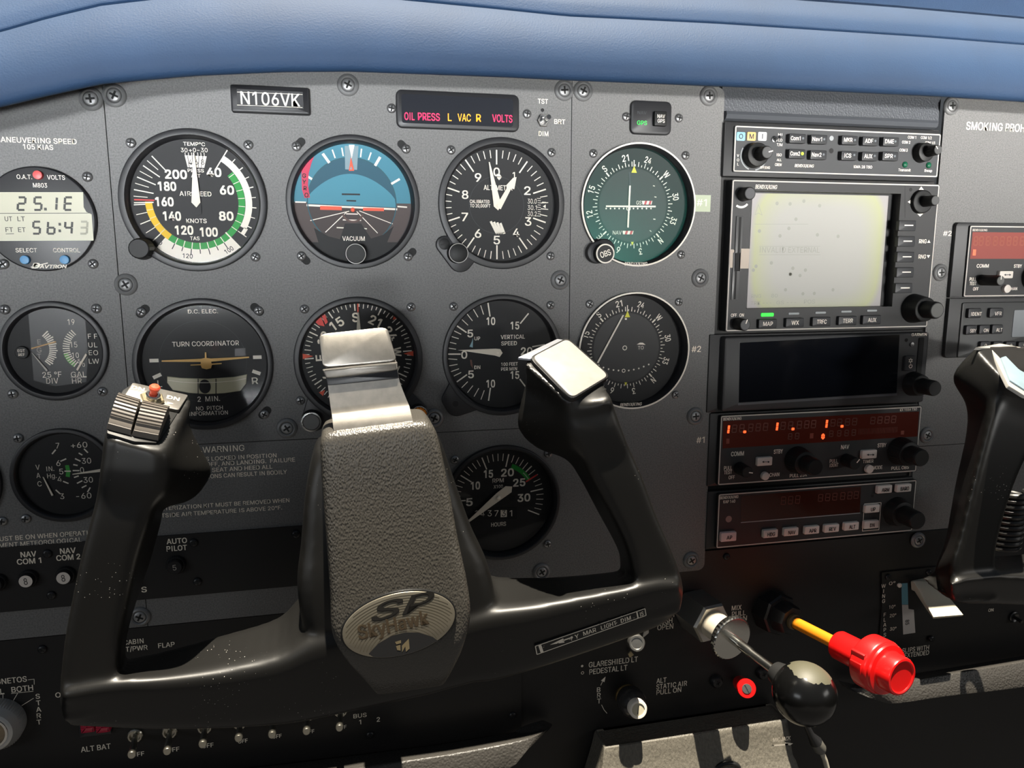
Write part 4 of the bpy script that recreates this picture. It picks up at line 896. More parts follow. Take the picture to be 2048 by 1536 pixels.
# ---- audio panel
r = Radio('slim audio selector panel with Com and Nav buttons at the top of the radio stack', 'audio_panel', ((325, 140), (2945, 245), (2912, 800), (298, 718)), 'M3', face=SLATE)
mb = MB(); mb.box(r.ca-3.5, r.cb-.2, r.w+6.5, r.h+5.5, -20, r.cf-1.2, RADIO, .6, .4); mb.build('mounting_frame', r.o, 30)
r.housing()
for m_, x, st in ((mat('lamp_blue', (.28, .52, .66), .4), 397, 'O'), (mat('lamp_amber', (.85, .52, .20), .4), 533, 'M'), (mat('lamp_white', (.75, .74, .72), .4), 672, 'I')):
    r.button('marker_lamp', x, 273, 112, 112, .6, m_, st, 62, None, SLATE, bev=.2)
for st, x, y in (('Com1', 1125, 300), ('Nav1', 1400, 311), ('Com2', 1118, 496), ('Nav2', 1393, 511)):
    r.button('button', x, y, 210, 118, 3.6, BTND, st, 50, 122, lx=-28, ly=-3, bev=.4)
for st, x, y, w in (('MKR', 462, 385, 128), ('ADF', 782, 400, 122), ('DME', 1095, 408, 134), ('ICS', 455, 625, 102), ('AUX', 770, 635, 122), ('SPR', 1085, 632, 122)):
    r.button('button', x, y, 245, 138, 3.6, BTND, st, 62, w, lx=-28, ly=-3, k='M4', bev=.4)
b = MB()
for k, x, y in (('M3', 1193, 298), ('M3', 1462, 310), ('M3', 1455, 506), ('M4', 538, 384), ('M4', 852, 398), ('M4', 1160, 406), ('M4', 528, 614), ('M4', 842, 628), ('M4', 1150, 632)):
    a_, b_ = r.pt(k, x, y, r.cf+3.75); b.disc(a_, b_, .75, r.cf+3.75, mat('led_grey', (.15, .17, .18), .4), 12)
b.build('indicator_lights', r.o, 0)
b = MB(); a_, b_ = r.pt('M3', 1183, 494, r.cf+3.8); b.disc(a_, b_, 1.0, r.cf+3.8, mat('lime_led', (.5, .8, .02), .4, emit=((.55, 1, .02), 1.4)), 14); b.build('com_light', r.o, 0)
b, (a_, b_, R) = knob_part(r, 'volume_knob', 'M3', 560, 520, 140, r.cf, r.cf+6); b.build('volume_ring', r.o)
for g0, g1 in ((200, 300), (90, 170)): r.mb.band(R*1.12, R*1.22, g0, g1, r.cf+.14, LEDO, a_, b_)
r.knob('volume_knob', 575, 518, 78, 15, rib=.03, mark=75, tip=mat('knob_tip_grey', (.06, .06, .06), .4))
b, (a_, b_, R) = knob_part(r, 'k', 'M4', 1545, 585, 125, r.cf, r.cf+6); b.build('selector_ring', r.o); r.knob('selector_knob', 1560, 582, 68, 15, rib=.03, k='M4', mark=-40, tip=MATS['knob_tip_grey'])
a_, b_ = r.pt('M3', 1555, 298, r.cf+.2); r.mb.disc(a_, b_, 1.6, r.cf+.3, LEDO, 20); a_, b_ = r.pt('M3', 1553, 458, r.cf+.2); r.mb.disc(a_, b_, 1.7, r.cf+.2, DARKSLOT, 20)
for x, y, k in ((1305, 762, 'M4'), (1668, 772, 'M4')):
    a_, b_ = r.pt(k, x, y, r.cf+.2); r.mb.lathe([(2.1, r.cf), (2.0, r.cf+.6), (1.2, r.cf+1.2), (.01, r.cf+1.4)], mat('green_lens', (.01, .10, .05), .2), a_, b_, 20)
for st, k, x, y, h, w in (('BENDIX/KING', 'M3', 1207, 650, 38, 245), ('KMA 28 TSO', 'M4', 660, 797, 42, 280), ('COM 1', 'M4', 1412, 343, 42, 124), ('COM 1/2', 'M4', 1632, 349, 42, 165), ('COM 2', 'M4', 1323, 418, 42, 124), ('COM 1/3', 'M4', 1692, 425, 36, 150), ('COM 3', 'M4', 1283, 540, 42, 124), ('Transmit', 'M4', 1297, 845, 40, 188), ('Swap', 'M4', 1662, 855, 38, 118), ('HI', 'M3', 898, 250, 30, 50), ('LO', 'M3', 900, 322, 34, 50), ('T/M', 'M3', 890, 380, 34, 72), ('ISO', 'M3', 885, 510, 34, 62), ('ALL', 'M3', 885, 575, 30, 60), ('CREW', 'M3', 875, 636, 34, 86), ('OFF/ENG', 'M3', 705, 672, 32, 125)):
    r.t(st, x, y, h, w, k=k, shear=.2 if 'BEN' in st else 0)
for st, y in (('V', 520), ('O', 575), ('L', 630)): r.t(st, 358, y, 34, None)
r.mb.build('legends', r.o, 0)
b = MB(); a_, b_ = r.pt('M3', 820, 312, r.cf); b.lathe([(1.9, r.cf), (1.9, r.cf+1), (1.5, r.cf+1.1), (1.4, r.cf+.2)], CHROME, a_, b_, 16); b.tube([(a_, b_, r.cf), (a_+.8, b_+.8, r.cf+5)], [.6, .9], CHROME); b.build('toggle', r.o)

# ---- multifunction display
r = Radio('large multifunction map display with washed out pale screen', 'map_display', kk='P', corners=((1464, 363), (1873, 367), (1860, 648), (1453, 668)), cat='display')
q0 = r.pt('P', 1504, 381, r.cf); q1 = r.pt('P', 1784, 613, r.cf)
hole = [(q0[0], q1[1]), (q1[0], q1[1]), (q1[0], q0[1]), (q0[0], q0[1])]
mb = MB(); mb.box(r.ca-3.0, r.cb-.5, r.w+6.5, r.h+5.0, -22, -6.0, RADIO, .6, .4); mb.build('mounting_frame', r.o, 30)
r.housing(hole)
SCM = bpy.data.materials.new('washed_screen'); SCM.use_nodes = True; nt = SCM.node_tree; b_ = nt.nodes['Principled BSDF']; b_.inputs['Roughness'].default_value = .35
tc = nt.nodes.new('ShaderNodeTexCoord'); mp = nt.nodes.new('ShaderNodeMapping'); mp.inputs['Location'].default_value = (0, 0, 0); mp.inputs['Scale'].default_value = (1/.0525, 1/.050, 1/.0475)
sx_ = nt.nodes.new('ShaderNodeSeparateXYZ'); nt.links.new(tc.outputs['Object'], mp.inputs[0]); nt.links.new(mp.outputs[0], sx_.inputs[0]); rp = nt.nodes.new('ShaderNodeValToRGB')
def pw(sock):
    n = nt.nodes.new('ShaderNodeMath'); n.operation = 'ABSOLUTE'; nt.links.new(sock, n.inputs[0]); m = nt.nodes.new('ShaderNodeMath'); m.operation = 'POWER'; m.inputs[1].default_value = 4.0; nt.links.new(n.outputs[0], m.inputs[0]); return m.outputs[0]
sm = nt.nodes.new('ShaderNodeMath'); sm.operation = 'ADD'; nt.links.new(pw(sx_.outputs['X']), sm.inputs[0]); nt.links.new(pw(sx_.outputs['Z']), sm.inputs[1])
nt.links.new(sm.outputs[0], rp.inputs[0])
rp.color_ramp.elements[0].color = (.36, .355, .325, 1); rp.color_ramp.elements[0].position = .15; rp.color_ramp.elements[1].color = (.34, .32, .315, 1); rp.color_ramp.elements[1].position = 1.0
e_ = rp.color_ramp.elements.new(.72); e_.color = (.37, .385, .22, 1)
nt.links.new(rp.outputs[0], b_.inputs['Base Color']); nt.links.new(rp.outputs[0], b_.inputs['Emission Color']); b_.inputs['Emission Strength'].default_value = .20
c = -2.0; s0 = r.pt('P', 1505, 386, c); s1 = r.pt('P', 1760, 612, c)
GH = mat('screen_ghost_print', (.29, .29, .25), .5, emit=((.29, .29, .25), .19))
scr = bpy.data.objects.new('screen', None)
mb = MB(); mx_, my_ = (s0[0]+s1[0])/2, (s0[1]+s1[1])/2; sw, sh = s1[0]-s0[0], s0[1]-s1[1]
mb.box(0, 0, sw, sh, -1, 0, SCM)
def sp(k, x, y): a, b = r.pt(k, x, y, c); return a-mx_, b-my_
def st_(st, k, x, y, h, w): a, b = sp(k, x, y); mb.text(st, a, b, r.sy(k, x, y, h, c), .1, GH, r.sx(k, x, y, w, c), 0, 0)
st_('INVALID EXTERNAL', 'K4', 522, 1108, 36, 390); st_('RNG', 'K8', 355, 165, 22, 62); st_('80', 'K8', 470, 162, 22, 40); st_('TRK ---', 'K8', 385, 208, 22, 130); st_('GS ---', 'K8', 545, 205, 22, 125); st_('POS', 'K8', 692, 200, 24, 70)
for y in (1085, 1140): p0 = sp('K4', 320, y); p1 = sp('K4', 720, y); mb.line(p0, p1, .25, .08, GH)
p0 = sp('K4', 290, 940); p1 = sp('K4', 640, 940); mb.line(p0, p1, .25, .08, GH)
for q in ((315, 812, 292, 880), (315, 812, 340, 882), (292, 880, 315, 868), (340, 882, 315, 868)): mb.line(sp('K4', q[0], q[1]), sp('K4', q[2], q[3]), .3, .08, GH)
for x, y in ((437, 805), (522, 808), (612, 790), (715, 820), (560, 908), (514, 968), (456, 1017), (322, 985), (700, 1010), (835, 1020), (400, 1193), (300, 1215), (540, 1228), (622, 1240), (525, 1268), (282, 1240)):
    a, b = sp('K4', x, y); mb.disc(a, b, 1.25, .08, GH, 12)
for x, y in ((570, 25), (632, 35), (540, 125), (650, 150), (722, 148), (840, 125)): a, b = sp('K8', x, y); mb.disc(a, b, 1.2, .08, GH, 12)
so_ = mb.build('screen', r.o, 0, loc=(mx_*MM, -c*MM, my_*MM))
mb = MB(); mb.box(r.ca, r.cb, r.w-6, r.h-6, -5.9, -3.2, mat('screen_surround', (.012, .012, .014), .4)); mb.build('screen_surround', r.o)
for i, (k, x, y, w, h) in enumerate((('K4', 1290, 950, 112, 68), ('K4', 1283, 1053, 112, 68), ('K4', 1278, 1155, 112, 68), ('K4', 1275, 1255, 112, 66), ('K8', 1290, 115, 108, 62))):
    b = MB(); r.box(b, k, x, y, w, h, r.cf-.5, r.cf+2.6, BTND, .8, .5); r.box(b, k, x+8, y-2, 56, 7, r.cf+2.6, r.cf+2.75, WHITE); b.build('softkey', r.o, 30)
r.t('RNG', 1388, 1052, 26, 48, k='K4'); r.t('RNG', 1384, 1152, 26, 48, k='K4'); r.pl(r.mb, 'K4', [(1416, 1062), (1438, 1062), (1428, 1042)], r.cf+.14, WHITE); r.pl(r.mb, 'K4', [(1414, 1142), (1424, 1162), (1436, 1142)], r.cf+.14, WHITE)
for p_ in (((1362, 716), (1394, 716), (1378, 695)), ((1312, 780), (1312, 810), (1290, 795)), ((1352, 872), (1370, 890), (1390, 872))): r.pl(r.mb, 'K4', p_, r.cf+.14, WHITE)
a, b = r.pt('K4', 1308, 715, r.cf); r.mb.disc(a, b, 1.3, r.cf+.14, DARKSLOT, 16)
r.t('BENDIX/KING', 367, 697, 26, 142, k='K4', shear=.2); r.t('OFF', 214, 286, 20, 36, k='K8'); r.t('ON', 263, 285, 20, 28, k='K8')
a, b = r.pt('K4', 205, 770, r.cf); r.mb.band(5.2, 6.6, 130, 215, r.cf+.14, WHITE, a, b)
r.ln(r.mb, 'K4', 1272, 690, 1272, 900, .3, r.cf+.1, DARKSLOT)
r.knob('brightness_knob', 215, 747, 40, 9, k='K4', tip=mat('knob_tip', (.045, .045, .05), .4))
b, _ = knob_part(r, 'k', 'K4', 1372, 795, 66, r.cf, r.cf+3); b.build('joystick_base', r.o); r.knob('joystick', 1378, 795, 30, 13, k='K4', tip=MATS['knob_tip_grey'])
b = MB(); r.box(b, 'K4', 188, 1070, 44, 360, r.cf-.2, r.cf+.8, mat('slot_grey', (.10, .10, .10), .35), .3, .2); r.box(b, 'K4', 190, 1070, 14, 350, r.cf+.8, r.cf+.9, DARKSLOT); r.box(b, 'K8', 228, 40, 46, 300, r.cf-.2, r.cf+.8, MATS['slot_grey'], .3, .2); r.box(b, 'K8', 226, 40, 12, 290, r.cf+.8, r.cf+.9, DARKSLOT); b.build('card_slot', r.o, 30)
b = MB(); r.box(b, 'K4', 228, 1165, 55, 130, r.cf-.2, r.cf+1.0, mat('card_cream', (.50, .42, .34), .5)); r.box(b, 'K4', 143, 1165, 26, 120, r.cf-.2, r.cf+.4, MATS['card_cream'], 1); b.build('data_card', r.o, 30)
r.knob('power_knob', 238, 340, 36, 10, k='K8', mark=20, tip=MATS['knob_tip'])
LG_ = ((427, 283, 78, 22, LEDG), (594, 276, 68, 13, LEDO), (763, 270, 68, 13, LEDO), (926, 263, 66, 12, LEDO), (1088, 257, 64, 12, LEDO))
b = MB()
for x, y, w, h, m_ in LG_[1:]: r.box(b, 'K8', x, y, w, h, r.cf, r.cf+.5, m_, .6, .1)
b.build('mode_lights', r.o, 0); b = MB(); x, y, w, h, m_ = LG_[0]; r.box(b, 'K8', x, y, w, h, r.cf, r.cf+.5, m_, .6, .1); b.build('green_light', r.o, 0)
for st, x, y, w in (('MAP', 430, 340, 60), ('WX', 602, 333, 46), ('TRFC', 770, 327, 60), ('TERR', 935, 321, 62), ('AUX', 1088, 316, 52)):
    r.button('mode_button', x, y, 116, 58, 2.6, BTND, st, 26, w, k='K8')
b, _ = knob_part(r, 'k', 'K8', 1350, 243, 78, r.cf, r.cf+12, taper=.85); b.build('outer_knob', r.o); r.knob('inner_knob', 1352, 243, 48, 22, k='K8', tip=mat('knob_face', (.10, .10, .095), .4))
r.mb.build('legends', r.o, 0)

# ---- dark navigator
r = Radio('navigation unit with a black blank screen and rotary knob', 'gps_navigator', kk='K8', corners=((140, 432), (1442, 385), (1395, 822), (135, 900)), face=mat('charcoal_face', (.032, .032, .034), .5), rim=False)
mb = MB(); mb.box(r.ca-5.0, r.cb, r.w+7, r.h+3, -22, r.cf-3, RADIO, .6, .4); mb.build('mounting_frame', r.o, 30)
h = MB(); h.prism(rrect(r.ca, r.cb, r.w+.5, r.h+.5, 2), -8, r.cf+2.5, r.face, 1.8); h.build('housing', r.o, 30); r.cf += 2.5
b = MB(); r.pl(b, 'K8', [(245, 838), (1242, 776), (1262, 408), (252, 460)], r.cf+.12, mat('blank_screen', (.004, .005, .008), .12)); b.build('screen', r.o, 0)
b = MB(); P0 = r.pt('K8', 240, 848, r.cf); P1 = r.pt('K8', 1245, 786, r.cf); b.line(P0, P1, 1.6, r.cf+.1, mat('screen_lip', (.085, .085, .095), .35)); P0 = r.pt('K8', 248, 840, r.cf); P1 = r.pt('K8', 252, 455, r.cf); b.line(P0, P1, .5, r.cf+.1, MATS['screen_lip']); b.build('screen_lip', r.o, 0)
r.t('GARMIN', 1385, 408, 17, 96); a, b = r.pt('K8', 1304, 443, r.cf); r.mb.disc(a, b, 1.3, r.cf+.14, DARKSLOT, 16)
r.mb.build('legends', r.o, 0)
b = MB(); a_, b_ = r.pt('K8', 1338, 470, r.cf); b.lathe([(1.6, r.cf), (1.5, r.cf+.8), (.01, r.cf+1.0)], STEEL, a_, b_, 16); b.build('lock_screw', r.o)
b = MB(); r.box(b, 'K8', 1393, 545, 32, 235, r.cf-.2, r.cf+.5, DARKSLOT, 1, .1); b.build('card_slot', r.o)
b = MB(); r.box(b, 'K8', 1328, 590, 62, 96, r.cf-.3, r.cf+1.6, BTND, 1, .5)
a_, b_ = r.pt('K8', 1331, 608, r.cf+1.7); b.band(1.0, 1.5, 30, 330, r.cf+1.75, WHITE, a_, b_, 18); b.line((a_, b_+.4), (a_, b_+1.9), .45, r.cf+1.75, WHITE); a_, b_ = r.pt('K8', 1331, 573, r.cf+1.7); b.ring(a_, b_, .7, 1.2, r.cf+1.75, WHITE, 16)
for g in range(0, 360, 60): b.tick(g, 1.1, 1.8, .6, r.cf+1.75, WHITE, a_, b_)
b.build('power_button', r.o, 0)
b, _ = knob_part(r, 'k', 'K8', 1345, 718, 66, r.cf, r.cf+9, taper=.86); b.build('outer_knob', r.o); r.knob('inner_knob', 1348, 720, 44, 21, k='K8')

# ---- navigation and communication radio
def display(r, k, quad, c, m_=None):
    b = MB(); r.pl(b, k, quad, c, m_ or REDWIN); return b
def arrows(b, r, k, x, y, w, h, c):
    b_ = b; r.ln(b_, k, x-w*.28, y+h*.02, x+w*.28, y-h*.02, .45, c, BLACKI)
    for s_ in (-1, 1): r.pl(b_, k, [(x+s_*w*.42, y), (x+s_*w*.2, y-h*.28), (x+s_*w*.2, y+h*.28)][::s_], c, BLACKI)
r = Radio('communication radio with three lit red ones on its wide display', 'navigation_radio', ((130, 140), (1395, 66), (1370, 478), (117, 572)), 'L6')
mb = MB(); mb.box(r.ca-3.5, r.cb, r.w+6.5, r.h+3, -22, r.cf-3, RADIO, .6, .4); mb.build('mounting_frame', r.o, 30); r.housing()
c = r.cf+.12; b = display(r, 'L6', [(143, 338), (1374, 262), (1385, 104), (146, 166)], c); c += .1
for ch, x, y in (('1', 170, 217), ('1', 477, 199), ('1', 790, 182)): seg7(b, r, 'L6', ch, x, y, 16, 52, 13, c+.05, SEGON, .12)
for x, y in ((283, 233), (588, 215), (898, 198)): r.box(b, 'L6', x, y, 18, 16, c, c+.08, SEGON, .5)
seg7(b, r, 'L6', '0', 777, 262, 12, 26, 9, c+.05, SEGON)
for x in (215, 262, 318, 365, 412): seg7(b, r, 'L6', '8', x, 215-(x-180)*.058, 26, 46, 5, c, SEGOFF, .12)
for x in (522, 570, 625, 672, 715): seg7(b, r, 'L6', '8', x, 197-(x-487)*.058, 26, 46, 5, c, SEGOFF, .12)
for x in (838, 880, 930, 975, 1090, 1135, 1180, 1222): seg7(b, r, 'L6', '8', x, 178-(x-800)*.058, 26, 42, 5, c, SEGOFF, .12)
for x, y in ((568, 262), (612, 259), (828, 245), (878, 242), (925, 240), (970, 237)): seg7(b, r, 'L6', '8', x, y, 22, 36, 5, c, SEGOFF, .1)
for i in range(26): r.ln(b, 'L6', 1005+i*9.6, 214-i*.5, 1003+i*9.6, 250-i*.5, .35, c, SEGOFF)
for x, y, w, h in ((176, 292, 20, 32), (706, 258, 22, 32), (1280, 238, 20, 24)): r.box(b, 'L6', x, y, w, h, c, c+.05, mat('dim_segment', (.22, .04, .02), .4))
b.build('display', r.o, 0)
for st, x, y, h, w in (('BENDIX/KING', 205, 150, 17, 114), ('KX 155A TSO', 1318, 92, 15, 106), ('COMM', 237, 371, 27, 80), ('STBY', 495, 357, 26, 56), ('NAV', 917, 328, 26, 50), ('STBY', 1150, 317, 24, 54), ('PULL', 177, 461, 23, 50), ('TEST', 177, 488, 23, 50), ('OFF', 200, 520, 22, 38), ('CHAN', 470, 503, 23, 62), ('PULL 25K', 622, 507, 21, 108), ('PULL', 845, 417, 22, 50), ('IDENT', 847, 443, 22, 54), ('TIMER', 1063, 419, 20, 66), ('MODE', 1122, 458, 22, 60), ('PULL OBS', 1265, 460, 20, 110)): r.t(st, x, y, h, w)
for x, y, w in ((411, 421, 96), (1073, 376, 94)):
    b = MB(); r.box(b, 'L6', x, y, w, 54, r.cf-.3, r.cf+2.4, BTNW, .8, .6); arrows(b, r, 'L6', x+6, y+2, 60, 26, r.cf+2.5); b.build('transfer_button', r.o, 30)
for x, y in ((404, 508), (1060, 464)):
    b, _ = knob_part(r, 'k', 'L6', x, y, 24, r.cf-.3, r.cf+2.4, BTNW); b.build('round_button', r.o)
r.knob('volume_knob', 250, 462, 36, 11, mark=100); r.knob('ident_knob', 922, 410, 36, 11, mark=40)
for x, y in ((612, 408), (1262, 352)):
    b, _ = knob_part(r, 'k', 'L6', x, y, 76, r.cf, r.cf+11, rib=.02, n=60, taper=.88); b.build('outer_knob', r.o); r.knob('inner_knob', x+2, y, 50, 22)
r.mb.build('legends', r.o, 0)
# ---- autopilot
r = Radio('autopilot unit with a row of white buttons at the bottom of the radio stack', 'autopilot_unit', ((113, 634), (1362, 534), (1345, 858), (110, 965)), 'L6')
mb = MB(); mb.box(r.ca-3.5, r.cb, r.w+6.5, r.h+3, -22, r.cf-3, RADIO, .6, .4); mb.build('mounting_frame', r.o, 30); r.housing()
c = r.cf+.12; b = display(r, 'L6', [(258, 802), (1010, 742), (1018, 578), (258, 640)], c, BRNWIN); c += .08
for x in (525, 570, 615): seg7(b, r, 'L6', '8', x, 668-(x-525)*.08, 26, 48, 4, c, SEGOFF, .1)
for x in (760, 805, 850, 900, 945, 985): seg7(b, r, 'L6', '8', x, 650-(x-760)*.08, 26, 44, 4, c, SEGOFF, .1)
b.build('display', r.o, 0)
for st, x, y, w in (('AP', 185, 900, 34), ('HDG', 450, 880, 46), ('NAV', 580, 868, 44), ('APR', 712, 857, 44), ('REV', 837, 846, 42), ('ALT', 962, 833, 38), ('ARM', 1172, 599, 46), ('BARO', 1294, 591, 52), ('UP', 1094, 722, 28), ('DN', 1088, 822, 28)):
    r.button('mode_button', x-2, y-2, 92 if st != 'AP' else 98, 50 if st != 'AP' else 58, 2.6, BTNW if st != 'AP' else mat('pink_button', (.78, .56, .54), .45), st, 23, w, BLACKI, lx=3, ly=3)
p0 = r.pt('L6', 1085, 770, r.cf); r.mb.frame(p0[0], p0[1], r.sx('L6', 1085, 770, 106), r.sy('L6', 1085, 770, 172), .35, r.cf, r.cf+.14, WHITE, .4)
for st, x, y, h, w in (('BENDIX/KING', 185, 646, 18, 114), ('KAP 140', 185, 673, 19, 74)): r.t(st, x, y, h, w)
a, b = r.pt('L6', 181, 784, r.cf); r.mb.disc(a, b, 2.4, r.cf+.14, mat('photocell', (.30, .20, .18), .35), 20); a, b = r.pt('L6', 1090, 638, r.cf); r.mb.disc(a, b, 1.1, r.cf+.14, DARKSLOT, 14)
p0 = r.pt('L6', 258, 806, r.cf); p1 = r.pt('L6', 1012, 746, r.cf); r.mb.line(p0, p1, .6, r.cf+.1, LEDO)
r.mb.build('legends', r.o, 0)
b, _ = knob_part(r, 'k', 'L6', 1240, 735, 80, r.cf, r.cf+8, taper=.86); b.build('outer_knob', r.o); r.knob('inner_knob', 1242, 735, 52, 22)

# ---- second stack on the right, partly outside the frame
r = Radio('second communication radio with a glowing red display near the right edge', 'navigation_radio', ((410, 176), (2700, 176), (2640, 872), (350, 872)), 'M5', cf=3.2)
_, q1 = r.pt('M5', 1400, 128, 3), 0; top = r.pt('M5', 600, 131, 2)[1]; bot = r.pt('M5', 500, 893, 2)[1]; lx_ = r.pt('M5', 238, 500, 2)[0]
mb = MB(); mb.prism(rc(lx_, r.x1+9, bot, top, (0, 0, 3, 3)), -.9, 2.0, RADIO, .6); mb.build('mounting_frame', r.o, 30)
wd = r.x0+158-r.x1; r.x1 = r.x0+158; r.ca = (r.x0+r.x1)/2; r.w = 158; r.mb = MB(); r.mb.frame(r.ca, r.cb, r.w, r.h, .75, r.cf, r.cf+.16, RIM, 1.2); r.housing()
c = r.cf+.12; b = MB(); p0 = r.pt('M5', 412, 500, c); p1 = r.pt('M5', 430, 226, c); b.poly([(r.x0+2.2, p0[1]), (r.x1-2.2, p0[1]), (r.x1-2.2, p1[1]), (r.x0+2.2, p1[1])], c, mat('bright_red_window', (.21, .022, .012), .3, emit=((.5, .05, .02), .06)))
for i, x in enumerate((465, 520, 590, 665, 735, 805, 870, 940)): seg7(b, r, 'M5', '8', x, 318, 36, 84, 12, c+.08, mat('salmon_segment', (.30, .06, .03), .4), .1)
r.box(b, 'M5', 455, 435, 30, 62, c, c+.1, mat('bright_segment', (.85, .14, .06), .4, emit=((1, .12, .05), .5))); b.build('display', r.o, 0)
for st, x, y, h, w in (('BENDIX/KING', 512, 205, 22, 150), ('COMM', 540, 572, 36, 122), ('STBY', 900, 574, 34, 80), ('PULL', 440, 708, 34, 68), ('TEST', 440, 752, 34, 68), ('OFF', 468, 808, 32, 54), ('CHAN', 850, 806, 30, 84)): r.t(st, x, y, h, w)
b = MB(); r.box(b, 'M5', 785, 662, 140, 76, r.cf-.3, r.cf+2.4, BTNW, .8, .6); arrows(b, r, 'M5', 795, 664, 90, 38, r.cf+2.5); b.build('transfer_button', r.o, 30)
b, _ = knob_part(r, 'k', 'M5', 765, 806, 36, r.cf-.3, r.cf+2.4, BTNW); b.build('round_button', r.o)
r.knob('volume_knob', 535, 718, 46, 16, mark=0, tip=MATS['knob_face']); b, _ = knob_part(r, 'k', 'M5', 1050, 690, 110, r.cf, r.cf+11, taper=.88); b.build('outer_knob', r.o)
r.mb.build('legends', r.o, 0)
r = Radio('transponder with dark push buttons and a silver screen below the second radio', 'transponder', ((340, 943), (2640, 920), (2560, 1475), (285, 1475)), 'M5', cf=3.2, face=mat('transponder_grey', (.042, .044, .044), .5), rim=False)
top = r.pt('M5', 600, 899, 2)[1]; bot = r.pt('M5', 500, 1506, 2)[1]; lx_ = r.pt('M5', 176, 1200, 2)[0]; r.x1 = r.x0+158; r.ca = (r.x0+r.x1)/2; r.w = 158
mb = MB(); mb.prism(rc(lx_, r.x1+9, bot, top, (3, 3, 0, 0)), -.9, 2.0, RADIO, .6); mb.build('mounting_frame', r.o, 30)
h = MB(); h.prism(rrect(r.ca, r.cb, r.w, r.h, 1.5), -6, r.cf, r.face, .8); h.build('housing', r.o, 30)
for st, x, y, w, h, lw_ in (('IDENT', 462, 1058, 134, 100, 106), ('VFR', 685, 1054, 140, 100, 70), ('SBY', 428, 1230, 112, 96, 62), ('ON', 562, 1226, 108, 96, 50), ('ALT', 695, 1222, 112, 96, 62)):
    r.button('button', x, y, w, h, 2.6, BTND, st, 36, lw_, lx=14, ly=6, r=1.2)
for st, x in (('2', 830), ('3', 960), ('4', 1090), ('1', 700), ('0', 570)): r.button('number_button', x, 1390, 104, 86, 2.6, BTND, st, 36, None, r=1.2)
b = MB(); p0 = r.pt('M5', 832, 1300, r.cf); p1 = r.pt('M5', 842, 1026, r.cf); b.box((p0[0]+r.x1-22)/2, (p0[1]+p1[1])/2, r.x1-22-p0[0], p1[1]-p0[1], r.cf-.2, r.cf+.3, mat('silver_screen', (.30, .32, .34), .25, .2), .8); b.build('screen', r.o, 0)

# ================================================================== control yokes
YOKE = mat('yoke_black', (0.0075, 0.0072, 0.0066), 0.40, bump=('noise', 700, .10, .12), speck=(520, .15, (.55, .52, .47)))
YGRAIN = mat('yoke_grain', (0.012, 0.012, 0.012), 0.40, bump=('voronoi', 1300, .5, .25))
PADL = mat('hub_leather', (0.060, 0.055, 0.047), 0.38, bump=('voronoi', 1050, .7, .42, (1.35, 1, .75)), spec=.6)
ALU = mat('worn_aluminium', (0.46, 0.43, 0.385), 0.36, 0.9, bump=('noise', 2500, .18, .1), vary=(260, .10))
CAPP = mat('pale_cap', (0.27, 0.255, 0.235), 0.5, vary=(200, .07))
RUB = mat('ribbed_rubber', (0.13, 0.115, 0.10), 0.42)
GOLD = mat('badge_gold', (.58, .47, .28), .32, .85); BADGE = mat('badge_silver_gold', (.50, .45, .35), .33, .85)
def rounded(pts, t=0.22, n=3):
    out = []; N = len(pts)
    for i in range(N):
        p0, p, p1 = pts[i-1], pts[i], pts[(i+1) % N]; a = p+(p0-p)*t; b = p+(p1-p)*t
        for k in range(n+1):
            u = k/n; out.append(a*(1-u)**2+p*2*u*(1-u)+b*u*u)
    return out
def catmull(st, sub):
    out = []
    for i in range(len(st)-1):
        A = st[max(i-1, 0)]; B = st[i]; C = st[i+1]; D = st[min(i+2, len(st)-1)]
        for k in range(sub):
            u = k/sub; r = []
            for a, b, c, d in zip(A, B, C, D):
                r.append(0.5*((b*2)+(c-a)*u+(a*2-b*5+c*4-d)*u*u+(b*3-a-c*3+d)*u**3))
            out.append(r)
    out.append(st[-1]); return out
def loft(mb, stations, mt, root, t=.22, sub=4):
    """stations: rings of corner points in mm; corners rounded, rings smoothly joined"""
    rg = catmull([rounded([Vector(p) for p in s], t) for s in stations], sub)
    mb.rings([[(p.x-root.x, p.z-root.z, -p.y-0.0+root.y) for p in r] for r in rg], mt)
def bk(p, d): return Vector((p.x, -d, p.z))
def horn(rows):
    """rows of front-left, front-right (pixels), a back silhouette point, front and back distance; side 'R' or 'L' of that point"""
    out = []
    for lf, rf, side, sil, df, db in rows:
        a = U(*lf, df); b = U(*rf, df); q = U(*sil, db)
        if side == 'R': c = q; d = bk(a, db)+Vector((2.0, 0, 0)); d.z = (a.z+q.z)/2
        else: d = q; c = bk(b, db)+Vector((-2.0, 0, 0)); c.z = (b.z+q.z)/2
        out.append([a, b, c, d])
    return out
def blob(mb, root, px, py, d, rx, ry, rd, mt, rot=0):
    c = U(px, py, d); rx *= mmx(px, py, d); ry *= mmx(px, py, d); rings = []; cr, sr = math.cos(rad(rot)), math.sin(rad(rot))
    for i in range(1, 12):
        f = PI*i/12; rg = []
        for k in range(20):
            g = 2*PI*k/20; x = rx*math.sin(f)*math.cos(g); z = ry*math.sin(f)*math.sin(g); y = rd*math.cos(f)
            rg.append((c.x+x*cr-z*sr-root.x, c.z+x*sr+z*cr-root.z, d+y))
        rings.append(rg)
    mb.rings(rings, mt)
